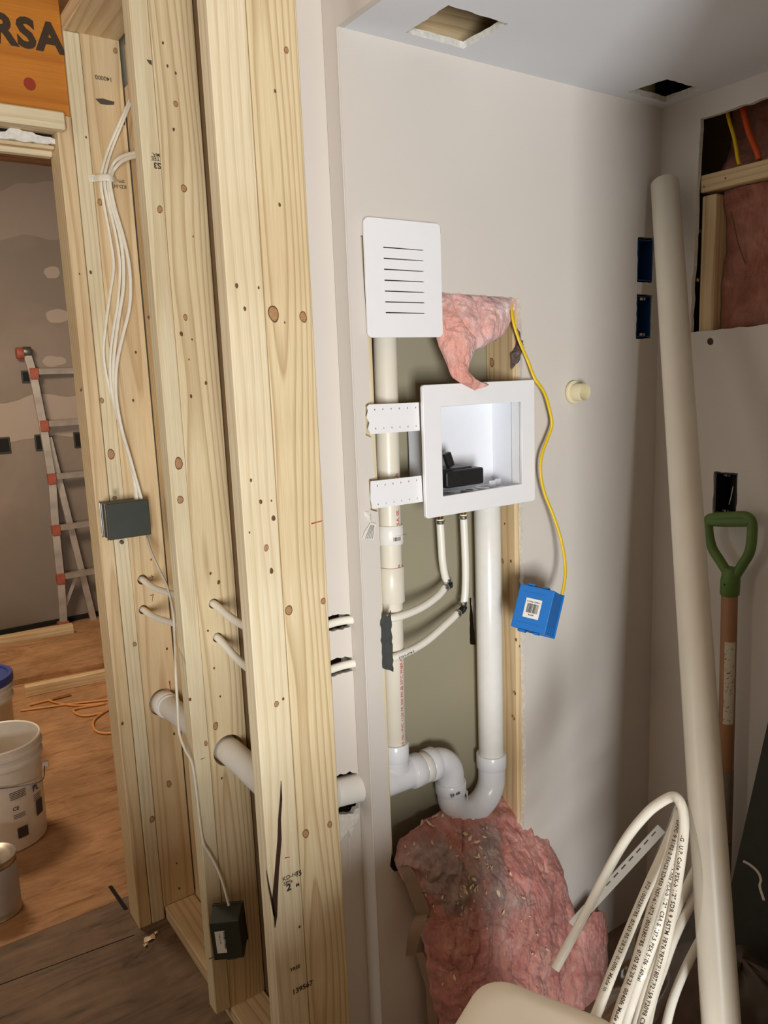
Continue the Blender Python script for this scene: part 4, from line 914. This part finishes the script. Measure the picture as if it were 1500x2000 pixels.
# gallon tin
tn_c = Vector((.205, 2.435, 0))
tn = thing('paint_tin', 'small metal tin with paper wrap on the floor in front of the white bucket', 'tin', tn_c)
lathe('tin_shell', [(.001, .002), (.066, .0), (.068, .004), (.065, .008), (.065, .172), (.068, .176), (.067, .182), (.055, .178), (.050, .176), (.022, .176), (.022, .190), (.001, .190)], tn_c, M_TIN, tn, 40)
lathe('tin_wrap', [(.0655, .020), (.0658, .160)], tn_c, plain('tin_label', srgb(184, 180, 178), .6, var=.04), tn, 40)
lathe('tin_cap', [(.001, .202), (.016, .202), (.018, .198), (.018, .190)], tn_c, plain('cap_brown', srgb(120, 84, 50), .6), tn, 24)
# lumber and the raised platform
pa, pb = PZ(43, 1337, .06), PZ(215, 1311, .06)
tag(box('floor_plank', (.60, 4.10, 0), (1.75, 4.145, .055), W_WARM, bev=.003, rot=Matrix.Rotation(math.radians(-6), 3, 'Z'), grain='x'), 'long timber on edge lying across the far room floor behind the pails', 'timber')
tag(box('plywood_sheet', (.52, 4.32, 0), (1.9, 4.98, .032), M_PLY, bev=.002, rot=Matrix.Rotation(math.radians(-6), 3, 'Z')), 'plywood sheet raised on the far room floor between the two timbers', 'plywood')
tag(box('floor_plank', (.30, 5.06, 0), (1.05, 5.12, .075), W_WARM, bev=.003, rot=Matrix.Rotation(math.radians(-5), 3, 'Z'), grain='x'), 'short timber along the far wall, its end by the ladder foot', 'timber')
cordpts = [(25, 1325), (60, 1318), (100, 1308), (84, 1318), (78, 1335), (90, 1360), (112, 1373), (150, 1378), (205, 1374), (150, 1384), (146, 1392), (165, 1398), (200, 1392), (214, 1384), (190, 1400), (182, 1412), (186, 1426), (202, 1432), (225, 1431)]
cp_ = []
for x, y in cordpts:
    p = PZ(x, y, .007); 
    cp_.append(Vector((p.x, min(p.y, 4.03), .007)))
tag(tube('extension_cord', catmull(cp_, 7), .0055, M_CORD, None, 10), 'orange extension cord curled on the far room floor', 'cord')
tag(tube('extension_cord', catmull([PZ(40, 1388, .006), PZ(80, 1383, .006), PZ(130, 1376, .006), PZ(215, 1366, .006)], 7), .0055, M_CORD, None, 10), 'second straight run of orange cord along the far room floor', 'cord')
a, b = Vector((.510, 2.345, 0)), Vector((.517, 2.20, 0)); nn = Vector((.006, 0, 0)); up_ = Vector((0, 0, .0008))
tag(mk('floor_slot', [a-nn+up_, a+nn+up_, b+nn+up_, b-nn+up_], [(0, 1, 2, 3)], M_DARK), 'dark saw slot in the plywood floor by the door stud foot', 'floor slot')
for k, (x, y, s) in enumerate([(292, 1832, .016), (285, 1845, .007), (305, 1822, .006), (282, 1773, .008)]):
    p = PZ(x, y, .004); V = [p+Vector((math.cos(a)*s*(1+.4*noise.noise(Vector((a, k, 0)))), math.sin(a)*s*.8, .004*math.sin(a*3))) for a in [2*PI*j/9 for j in range(9)]]
    V.append(p+Vector((0, 0, .006))); tag(mk('floor_scrap', V, [(j, (j+1) % 9, 9) for j in range(9)], M_CHIP), ['largest pale drywall crumb on the floor by the stud feet', 'small pale crumb just below the largest crumb', 'small pale crumb against the floor plate end', 'pale crumb beside the dark floor slot'][k], 'debris')
# ================================================================== RIGHT SIDE
# opening in the right wall: timber, batt, wires
z0_, z1_ = .395+EYE, .431+EYE
cb = tag(box('blocking_board', (1.7405, .76, z0_), (1.86, 1.170, z1_+.003), W_WARM, bev=.002, grain='y'), 'horizontal blocking board across the torn opening in the right wall', 'board')
for x, y, r in [(1417, 348, .002), (1375, 365, .002)]: knot(cb, PX(x, y, 1.7402), r, 1.0, 'x')
cs = tag(box('opening_stud', (1.742, 1.128, 0), (1.862, 1.166, z0_-.008), W_WARM, bev=.003), 'brown stud at the left side of the torn opening in the right wall', 'stud')
for x, y, r in [(1367, 452, .004), (1363, 547, .005)]: knot(cs, PX(x, y, 1.7416), r, 1.0, 'x')
def sheetmesh(name, rows, cols, fn, mat, parent=None, smooth=True, thick=None, dust=None):
    V = [fn(i/(cols-1), j/(rows-1)) for j in range(rows) for i in range(cols)]; F = []
    for j in range(rows-1):
        for i in range(cols-1): a = j*cols+i; F.append((a, a+1, a+cols+1, a+cols))
    o = mk(name, V, F, mat, parent, smooth=False)
    o.data.polygons.foreach_set('use_smooth', [smooth]*len(o.data.polygons))
    return o
M_PINKD = fluff('brown_pink_batt', srgb(150, 92, 74), srgb(176, 116, 96), srgb(196, 140, 118))
def batt_r(u, v):
    y = 1.125-.35*u; z = .06+EYE+(z0_-.06-EYE-.002)*v
    q = Vector((y*9, z*9, 3)); f = noise.fractal(q, 1.0, 2.0, 4)*.020 + abs(noise.noise(q*1.3))*.02
    return Vector((1.770 - f*.9 + .02*max(0, .12-u)*4, y, z))
bt = sheetmesh('insulation_batt', 60, 60, batt_r, M_PINKD); tag(bt, 'brownish pink paper-faced insulation batt filling the torn opening', 'insulation')
text('batt_print', 'PINK FIBERGLAS', .017, PX(1424, 556, 1.7405), (0, -1, -.05), (0, 0, 1), plain('faint_print', srgb(150, 92, 78), .9), bt, .01)
# long slit crease in the batt facing
cr = [PX(1427, 415, 1.745), PX(1432, 430, 1.745), PX(1440, 470, 1.745), PX(1452, 505, 1.745), PX(1456, 515, 1.745)]
tube('paper_slit', catmull(cr, 4), .0016, M_KNOTR, bt, 6)
def batt_t(u, v):
    y = 1.165-.37*u; z = 1.972+.17*v
    q = Vector((y*12, z*12, 9)); f = noise.fractal(q, 1.0, 2.0, 4)*.03
    edge = .05*max(0, v-.25+noise.noise(q*.7)*.3) 
    return Vector((1.855 - max(0, .055*(1-v*2.2)) - f - .06*max(0, u-.45)*max(0, v-.3)*3, y, z))
tag(sheetmesh('insulation_scrap', 40, 50, batt_t, M_PINKD), 'ragged pink insulation scrap above the blocking board', 'insulation')
tag(tube('yellow_wire', catmull([PX(1418, 205, 1.79), PX(1424, 235, 1.785), PX(1434, 270, 1.778), PX(1441, 310, 1.768), PX(1444, 322, 1.765)], 6), .0042, M_YELLOW, None, 10), 'yellow wire hanging inside the torn opening in the right wall', 'cable')
tag(tube('orange_wire', catmull([PX(1446, 195, 1.79), PX(1455, 230, 1.785), PX(1465, 265, 1.778), PX(1478, 295, 1.768), PX(1483, 312, 1.765)], 6), .0068, M_ORANGE, None, 10), 'thick orange wire beside the yellow one in the torn opening', 'cable')
# leaning pipe
T0, T1 = PD(1300, 372, 1.84), PD(1404, 1930, 1.345)
dr = (T1-T0).normalized(); T1b = T0 + dr*((.004-T0.z)/dr.z) - dr*.012
Tt = PD(1298.5, 358, 1.845)
tag(cyl('loose_pipe', T1b, Tt, .0318, M_PVCY, None, 48, hollow=.004, ease=.002), 'long loose white plastic pipe leaning in the right corner', 'pipe')
# shovel
XS = 1.672
def S(x, y, dx=0): return PX(x, y, XS-dx)
sh = thing('shovel', 'shovel with a green plastic d-grip and wooden shaft standing against the right wall', 'shovel', PX(1405, 1700, XS))
gp = [S(1427, 1128), S(1408, 1098), S(1391, 1070), S(1384, 1040), S(1384, 1017), S(1390, 1012), S(1410, 1010), S(1440, 1008), S(1458, 1009), S(1468, 1020), S(1469, 1045), S(1464, 1078), S(1450, 1103), S(1434, 1128)]
tube('grip', catmull(gp, 6), [.0115]*(6*13+1), M_GREEN, sh, 16)
tube('grip_bar', [S(1386, 1018), S(1425, 1019), S(1466, 1018)], .0125, M_GREEN, sh, 16)
tube('grip_collar', [S(1430, 1110), S(1428, 1122), S(1426.5, 1135), S(1425, 1160), S(1425, 1163)], [.016, .0205, .0220, .0215, .019], M_GREEN, sh, 24)
cyl('grip_screw', S(1415, 1142, .020), S(1415, 1142, .023), .0022, M_INK, sh, 10, ease=.0003)
cyl('shaft', S(1425, 1158), S(1414, 1640), .0185, M_SHAFT, sh, 28)
cyl('socket', S(1416, 1500), S(1408, 1800), .0205, M_FERR, sh, 28)
pa_ = [S(1423.0, 1250), S(1419, 1409)]
V = []; F = []; ax = (pa_[1]-pa_[0]); L = ax.length; ax.normalize()
tocam = (CAM-pa_[0]); tocam = (tocam-ax*tocam.dot(ax)).normalized(); bn = ax.cross(tocam)
for j in range(13):
    for i in range(7):
        a = -.9+1.35*i/6 + .05*noise.noise(Vector((i*1.0, j*.8, 2))); V.append(pa_[0]+ax*L*j/12 + (tocam*math.cos(a)+bn*math.sin(a))*.0190)
for j in range(12):
    for i in range(6): F.append((j*7+i, j*7+i+1, (j+1)*7+i+1, (j+1)*7+i))
k_ = NT('worn_sticker'); o_ = k_.obj(); k_.l(k_.ramp(k_.noise(o_, 90, 4, .7, dist=1.0), [(.36, srgb(110, 84, 58)), (.44, srgb(206, 196, 172))]), k_.b.inputs['Base Color']); k_.b.inputs['Roughness'].default_value = .7
mk('shaft_sticker', V, F, k_.m, sh, smooth=True)
V = []; F = []
bp = S(1406, 1800); 
for j in range(9):
    for i in range(9):
        u, v = i/8-.5, j/8; V.append(Vector((XS-.012-.10*(u*u)+.0, bp.y+u*.20, max(.003, bp.z+.02-v*.30*(1 if abs(u) < .4 else .93)))))
for j in range(8):
    for i in range(8): F.append((j*9+i, j*9+i+1, (j+1)*9+i+1, (j+1)*9+i))
mk('blade', V, F, M_STEEL, sh, smooth=True)
# dark board and bag at lower right
A, B, D_ = PX(1500, 1385, 1.70), PX(1453, 1662, 1.64), None
pth = [Vector((1.715, A.y-.0, A.z+.25)), Vector((1.715, A.y-.40, A.z+.25)), Vector((1.61, B.y-.45, .0)), Vector((1.61, B.y+.055, .0))]
V = [pth[0]+Vector((0, -.045, 0)), pth[1], pth[2], pth[3]]; V = V + [v+Vector((-.012, 0, 0)) for v in V]
tag(mk('dark_board', V, [(0, 1, 2, 3), (4, 5, 6, 7), (0, 1, 5, 4), (1, 2, 6, 5), (2, 3, 7, 6), (3, 0, 4, 7)], M_DGREEN), 'dark green board leaning on the right wall at the frame edge', 'board')
def bagf(u, v):
    a = 2*PI*u; r = .155*math.sin(PI*min(.999, v*.52+.0)+.0)**.6 if v > 0 else .0
    z = .30*(math.cos(PI*v*.52)) if v < 1 else 0
    q = Vector((math.cos(a)*1.6, math.sin(a)*1.6, z*9)); f = 1+.22*noise.fractal(q, 1, 2, 4)
    return Vector((1.395+math.cos(a)*r*f*.8, .79+math.sin(a)*r*f*1.25, max(.002, z*(1+.1*noise.noise(q)))))
bg = sheetmesh('rubbish_bag', 30, 60, bagf, M_BAG); tag(bg, 'dark crumpled bag on the floor right of the leaning pipe', 'bag')
tube('draw_string', catmull([PD(1452, 1682, 1.46), PD(1466, 1690, 1.45), PD(1480, 1703, 1.44), PD(1486, 1718, 1.43), PD(1484, 1732, 1.42), PD(1492, 1758, 1.40)], 6), .0022, M_TAPE, bg, 8)
# cream tub
ex, ey = Vector((.41, -.912, 0)).normalized(), Vector((-.912, -.41, 0)).normalized()
ext = Vector((.41, -.912, 0)).normalized()
corner = Vector((.661, .754, 0)); TW, TD, TH, TR = .357, .21, .695, .043
def tubloop(z, ins, r=TR):
    out = []
    cs_ = [(TD-r-ins, r+ins, -PI/2), (TD-r-ins, TW-r-ins, 0), (r+ins, TW-r-ins, PI/2), (r+ins, r+ins, PI)]
    for cx, cy, a0 in cs_:
        for k in range(8):
            a = a0+PI/2*k/7; out.append(corner + ex*(cx+r*math.cos(a)) + ey*(cy+r*math.sin(a)) + Vector((0, 0, z)))
    return out
prof = [(0, .035), (TH-.05, .008), (TH-.048, .0), (TH-.012, -.002), (TH-.003, .003), (TH, .010), (TH+.001, .030), (TH-.002, .045)]
V = []; F = []
for z, ins in prof: V += tubloop(z, ins)
n = 32
for j in range(len(prof)-1):
    for k in range(n): F.append((j*n+k, j*n+(k+1) % n, (j+1)*n+(k+1) % n, (j+1)*n+k))
F.append(tuple(range((len(prof)-1)*n, len(prof)*n))); F.append(tuple(range(n)))
tag(mk('plastic_bin', V, F, M_TUB, None, smooth=True), 'tall cream plastic bin with rounded closed top at the bottom edge of the picture', 'bin')
# coil of tubing
coil = []
def ctube(label, pts, txt=None, s0=0, turn=0, size=.0078, flip=1):
    n_ = len(coil); coil.append(1)
    P_ = [PD(*p) for p in pts]; e_ = P_[-1]; dn_ = (e_-P_[-2]).normalized(); fl_ = Vector((e_.x+.04+.006*n_, e_.y-.03, .010))
    P_ += [e_+dn_*.12, fl_]
    if 'rear' in label or 'lowest' in label:
        h_ = P_[0]; P_ = [Vector((h_.x-.20, h_.y-.13, .010)), Vector((h_.x-.07, h_.y-.07, h_.z*.45)), Vector((h_.x-.005, h_.y-.01, h_.z-.05))] + P_
    path = catmull(P_, 10); o = tube('coiled_tube', path, .0079, M_PEX, None, 16); tag(o, label, 'tube', 'strands of the plastic-wrapped tube coil')
    if txt: wraptext('tube_print', txt, size, path, .0079, M_INK, o, s0=s0, bold=.016, turn=turn, flip=flip, space=1.12)
    return o, path
ctube('nearest coiled white tube strand, arching over and down left to its cut end', [(1084, 1893, 1.33), (1110, 1845, 1.34), (1140, 1790, 1.35), (1180, 1713, 1.34), (1222, 1640, 1.31), (1262, 1590, 1.27), (1292, 1566, 1.245), (1315, 1556, 1.225), (1328, 1566, 1.21), (1335, 1590, 1.20), (1335, 1630, 1.19), (1326, 1700, 1.17), (1313, 1780, 1.14), (1293, 1870, 1.11), (1270, 1950, 1.08), (1250, 2020, 1.05), (1235, 2080, 1.02)],
      '-G  U.P. Code PEX-b 1/2" SDR 9 ASTM F876/F877/F1807/F2159/F2098 CSA B 137.5', s0=.475, turn=-.15)
ctube('second coiled strand left of the nearest one, print reading upward', [(1331, 1588, 1.235), (1326, 1605, 1.23), (1315, 1650, 1.225), (1300, 1700, 1.22), (1278, 1765, 1.20), (1258, 1830, 1.18), (1240, 1890, 1.16), (1215, 1960, 1.13), (1195, 2020, 1.11), (1178, 2070, 1.09)],
      'uPPC 9 5102 2 F5K25/SD450 NSF-61-372 1005280785  07:02 05/28/23  0040ft Made in C', s0=.012, turn=-.1)
ctube('third coiled strand, further left in the wrapped coil', [(1328, 1585, 1.265), (1318, 1612, 1.265), (1296, 1665, 1.26), (1270, 1722, 1.25), (1243, 1785, 1.24), (1216, 1850, 1.22), (1190, 1915, 1.20), (1165, 1980, 1.18), (1140, 2040, 1.16)],
      '372 1005280785  07:03 05/28/23  0100ft Made in', s0=.12, turn=-.1)
ctube('coiled strand between the second and nearest ones', [(1334, 1600, 1.25), (1328, 1640, 1.245), (1312, 1710, 1.24), (1295, 1780, 1.22), (1272, 1850, 1.20), (1250, 1910, 1.18), (1226, 1980, 1.15), (1208, 2040, 1.12)],
      'U.P. Code PEX-b 1/2"  CSA B 137.5 PEX 5106 160psi', s0=.06, turn=0)
ctube('rear coiled strand passing behind the leaning pipe, lower', [(1400, 1690, 1.54), (1375, 1725, 1.50), (1345, 1775, 1.46), (1318, 1830, 1.42), (1296, 1890, 1.38), (1275, 1950, 1.34), (1258, 2030, 1.30)], 'ASTM F U.P. Code PEX-b 1/2', s0=.05, turn=.0)
ctube('rear coiled strand passing behind the leaning pipe, upper', [(1395, 1640, 1.56), (1368, 1680, 1.52), (1340, 1735, 1.48), (1312, 1800, 1.44), (1290, 1860, 1.40), (1262, 1930, 1.36), (1240, 2010, 1.32)], 'F876/F877 F1807', s0=.05, turn=.0)
ctube('lowest dull coiled strand right of the wrapped coil', [(1395, 1790, 1.50), (1365, 1840, 1.46), (1335, 1900, 1.42), (1312, 1960, 1.38), (1295, 2030, 1.34)])
# clear film round the coil: a wrinkled sleeve
def filmf(u, v):
    L0_, L1_ = (1322-172*v, 1562+440*v), (1344+-70*v+60*math.sin(PI*v), 1562+440*v)
    x = L0_[0]*(1-u)+L1_[0]*u; y = 1562+445*v
    dd = 1.205-.15*v - .028*math.sin(PI*u)**.7 + .008*noise.noise(Vector((u*6, v*9, 0)))
    return PD(x, y, dd)
tag(sheetmesh('plastic_film', 50, 16, filmf, M_FILM), 'clear shiny plastic film wrapped round the tube coil', 'plastic film')
# perforated clear bead strip behind the coil
A, B = PD(1292, 1618, 1.52), PD(1118, 1808, 1.50)
ax = (B-A); L = ax.length; ax.normalize(); vv_ = Vector((0, 0, 1)); vv_ = (vv_-ax*vv_.dot(ax)).normalized()
hs = [[(L*(.05+.085*k), .004), (L*(.05+.085*k)+.012, .004), (L*(.05+.085*k)+.012, .008), (L*(.05+.085*k), .008)] for k in range(10)]
k_ = NT('clear_pvc_strip'); k_.b.inputs['Base Color'].default_value = srgb(190, 184, 170); k_.b.inputs['Alpha'].default_value = .45; k_.b.inputs['Roughness'].default_value = .25
tag(plate('corner_bead', [(0, -.012), (L, -.012), (L, .014), (0, .014)], hs, .0012, k_.m, (A, ax, vv_)), 'clear perforated plastic strip lying behind the tube coil', 'strip')
# ================================================================== INSULATION
def wool(name, rows, cols, rowdata, thick, seed, mat, label, amp=.014, dustfn=None, edge=.006, fq=22, hf=.35):
    """closed fluffy body. rowdata(v) -> (left point, right point, bulge direction, bulge)"""
    NU, NV = cols, rows; V = []; F = []; dust = []
    for j in range(NV):
        v = j/(NV-1); Lp, Rp, bd, bl_ = rowdata(v)
        for i in range(NU):
            u = i/(NU-1); p = Lp.lerp(Rp, u)
            prof = max(0, math.sin(PI*u))**.45 * max(0, min(1, min(v, 1-v)*14+.15))
            q = Vector((p.x*fq, seed, p.z*fq)); r_ = abs(noise.noise(q*.45+Vector((3, 0, 1))))
            f = noise.fractal(q, .9, 2.1, 6)
            crease = 1-abs(noise.noise(Vector((p.x*16-p.z*7, seed+5, p.z*9+p.x*4))))
            h = bl_*prof + amp*(noise.noise(q*7)*hf + f*.9 + r_*1.2 - (crease**9)*.9)*(.35+.65*prof)
            p = p + bd*h + Vector((noise.noise(q*1.4+Vector((9, 0, 0)))*edge, 0, noise.noise(q*1.4+Vector((0, 9, 0)))*edge))
            V.append(p); dust.append(dustfn(u, v, q) if dustfn else 0)
    m = len(V)
    for j in range(NV):
        v = j/(NV-1); Lp, Rp, bd, bl_ = rowdata(v)
        for i in (0, NU-1): pass
    for j in range(NV-1):
        for i in range(NU-1): a = j*NU+i; F.append((a, a+1, a+NU+1, a+NU))
    # back skin
    for j in range(NV):
        v = j/(NV-1); Lp, Rp, bd, bl_ = rowdata(v)
        for i in range(0, NU): V.append(V[j*NU+i]*1 if i in (0, NU-1) else Lp.lerp(Rp, i/(NU-1)) - bd*thick*math.sin(PI*i/(NU-1))); dust.append(0)
    for j in range(NV-1):
        for i in range(NU-1): a = m+j*NU+i; F.append((a, a+NU, a+NU+1, a+1))
    me_o = mk(name, V, F, mat, None, smooth=False)
    me_o.data.polygons.foreach_set('use_smooth', [True]*len(me_o.data.polygons))
    at = me_o.data.attributes.new('dust', 'FLOAT', 'POINT'); at.data.foreach_set('value', dust)
    return tag(me_o, label, 'insulation')
def interp(tab, v):
    v *= tab[-1][0]
    for a, b in zip(tab, tab[1:]):
        if v <= b[0]:
            t = (v-a[0])/(b[0]-a[0]); t2 = t*t*(3-2*t)*.5+t*.5; return [a[i]*(1-t2)+b[i]*t2 for i in range(1, len(a))]
    return list(tab[-1][1:])
BAT = [(0, 935, 1554, 1040, 1553, 1.345, .02), (.5, 880, 1573, 1052, 1580, 1.335, .035), (1, 845, 1592, 1062, 1608, 1.325, .050), (2, 778, 1640, 1078, 1650, 1.290, .055), (3, 768, 1680, 1098, 1695, 1.262, .070), (4, 795, 1728, 1108, 1745, 1.255, .085), (5, 822, 1780, 1122, 1792, 1.250, .095), (6, 826, 1835, 1128, 1840, 1.245, .10), (7, 830, 1890, 1132, 1890, 1.240, .105), (8, 840, 1950, 1140, 1945, 1.235, .11), (9.5, 862, 2040, 1150, 2030, 1.23, .11), (11, 885, 2140, 1160, 2130, 1.225, .10)]
def batrow(v):
    lx, ly, rx, ry, Y, b = interp(BAT, v); return PY(lx, ly, Y), PY(rx, ry, Y-.01), Vector((-.25, -1, .18)).normalized(), b
def dustf(u, v, q):
    d = 1.15 - ((u-.30)/.36)**2 - ((v-.25)/.17)**2 + noise.fractal(q*.5, 1, 2, 4)*.9
    return max(0, min(1, d*1.2))*.9
batt = wool('insulation_batt', 260, 200, batrow, .01, 2.0, M_PINK, 'large pink insulation batt spilling from the bottom of the opening, grey dust on top', amp=.013, dustfn=dustf, edge=.009)
TUF = [(0, 846, 556, 1006, 576, 1.300, .004), (1, 846, 590, 1004, 604, 1.292, .024), (2, 848, 620, 996, 632, 1.284, .032), (3, 848, 645, 982, 655, 1.278, .034), (3.7, 852, 662, 955, 668, 1.274, .032), (4.5, 860, 684, 924, 684, 1.270, .028), (5.5, 872, 712, 916, 708, 1.262, .022), (6.5, 884, 738, 914, 728, 1.250, .012), (7.3, 899, 748, 926, 742, 1.242, .006), (8, 928, 763, 955, 750, 1.2400, .003)]
def tufrow(v):
    lx, ly, rx, ry, Y, b = interp(TUF, v); return PY(lx, ly, Y), PY(rx, ry, Y-.003), Vector((-.15, -1, 0)).normalized(), b
wool('insulation_tuft', 170, 110, tufrow, .02, 7.0, M_PINKL, 'pale pink insulation tuft hanging from the top of the opening onto the washer box', amp=.016, edge=.006, fq=15, hf=.10, dustfn=lambda u, v, q: max(0, min(1, 1.5*(u-.25)+1.2*(.55-v)+noise.fractal(q*.6, 1, 2, 3)*.9)))
FLP = [(0, 1160, 1778, 1182, 1782, 1.19, .004), (1, 1135, 1815, 1186, 1815, 1.18, .012), (2, 1118, 1850, 1188, 1850, 1.175, .018), (3, 1100, 1890, 1186, 1890, 1.165, .02), (4, 1085, 1930, 1180, 1935, 1.155, .02), (5.5, 1080, 2010, 1170, 2010, 1.15, .02)]
def flprow(v):
    lx, ly, rx, ry, Y, b = interp(FLP, v); return PY(lx, ly, Y), PY(rx, ry, Y), Vector((-.3, -1, .1)).normalized(), b
wool('insulation_flap', 80, 50, flprow, .006, 12.0, M_PINK, 'loose reddish insulation flap behind the cut end of the coiled tube', amp=.010, edge=.006)
# chips and flakes lying on the batt
bvh = BVHTree.FromPolygons([batt.matrix_basis @ v.co for v in batt.data.vertices], [tuple(p.vertices) for p in batt.data.polygons])
spots = [(int(random.uniform(790, 960)), int(random.uniform(1610, 1790))) for _ in range(34)] + [(int(random.uniform(860, 1080)), int(random.uniform(1700, 1960))) for _ in range(16)] + [(777, 1626), (783, 1620), (790, 1622), (800, 1612), (826, 1611), (831, 1606), (838, 1612), (845, 1600), (852, 1597), (884, 1601), (885, 1594), (864, 1598), (930, 1648), (935, 1655), (934, 1675), (928, 1677), (950, 1690), (953, 1697), (957, 1699), (922, 1715), (906, 1738), (897, 1752), (893, 1760), (900, 1768), (925, 1735), (985, 1698), (992, 1706), (973, 1743), (1018, 1755), (1046, 1824), (958, 1886), (887, 1910), (1063, 1868), (986, 1782), (916, 1640), (950, 1620), (905, 1628), (870, 1585), (1067, 1855), (899, 1966), (844, 1616), (812, 1607)]
for k, (x, y) in enumerate(spots):
    dirv = ray(x, y).normalized(); hit = bvh.ray_cast(CAM, dirv)
    if hit[0] is None: continue
    P, Nn = hit[0], hit[1]
    if Nn.dot(dirv) > 0: Nn = -Nn
    rk = random.Random(k); s = rk.uniform(.003, .0105) if k >= 50 else rk.uniform(.0025, .006); a0 = rk.uniform(-1, 1)
    t1 = Nn.cross(Vector((math.sin(a0), 0, math.cos(a0)))).normalized(); t2 = Nn.cross(t1)
    V = []; F = []
    for j in range(6):
        f = j/5-.5; wj = s*.42*(1-(2*f)**2*.9)
        for e in (-1, 0, 1): V.append(P + Nn*(.003+.012*f*f*1.2-abs(e)*-.0010) + t2*f*2*s + t1*e*wj)
    for j in range(5):
        for e in (0, 1): F.append((j*3+e, j*3+e+1, (j+1)*3+e+1, (j+1)*3+e))
    tag(mk('wood_chip', V, F, M_CHIP, None), 'pale curled wood chip lying on the pink insulation batt', 'wood chip', 'wood chips on the insulation batt')
# torn paper strips at the left of the batt
def pstrip(name, label, pts, w_, Y):
    path = catmull([PY(x, y, Y+dy) for x, y, dy in pts], 8); V = []; F = []
    for i, p in enumerate(path):
        n_ = Vector((1, -.5, .15*math.sin(i*.4))).normalized(); ww = w_*(.6+.4*math.sin(PI*min(1, (i+2)/(len(path)+2))))
        V += [p, p+n_*ww, p+n_*ww+Vector((0, .0015, 0)), p+Vector((0, .0015, 0))]
    for i in range(len(path)-1):
        for e in range(4): F.append((4*i+e, 4*i+(e+1) % 4, 4*i+4+(e+1) % 4, 4*i+4+e))
    return tag(mk(name, V, F, M_KRAFT, None), label, 'paper')
pstrip('torn_paper_strip', 'upper torn brown paper strip along the left side of the batt', [(783, 1695, -.02), (790, 1720, -.03), (800, 1750, -.035), (815, 1785, -.04), (822, 1795, -.03)], .030, 1.262)
pstrip('torn_paper_strip', 'middle torn brown paper strip folded outward beside the batt', [(820, 1780, -.03), (806, 1800, -.045), (797, 1830, -.05), (793, 1868, -.045)], .030, 1.262)
pstrip('torn_paper_strip', 'lower torn brown paper strip at the batt foot', [(812, 1862, -.015), (822, 1895, -.02), (832, 1930, -.025), (836, 1990, -.03), (842, 2040, -.03)], .024, 1.262)
tag(mk('wall_gouge', [PY(x, y, 1.2693) for x, y in [(765, 1668), (772, 1676), (782, 1684), (786, 1700), (770, 1702), (762, 1692)]], [(0, 1, 2, 3, 4, 5)], M_DARK), 'dark gap at the lower left corner of the wall opening', 'gap')
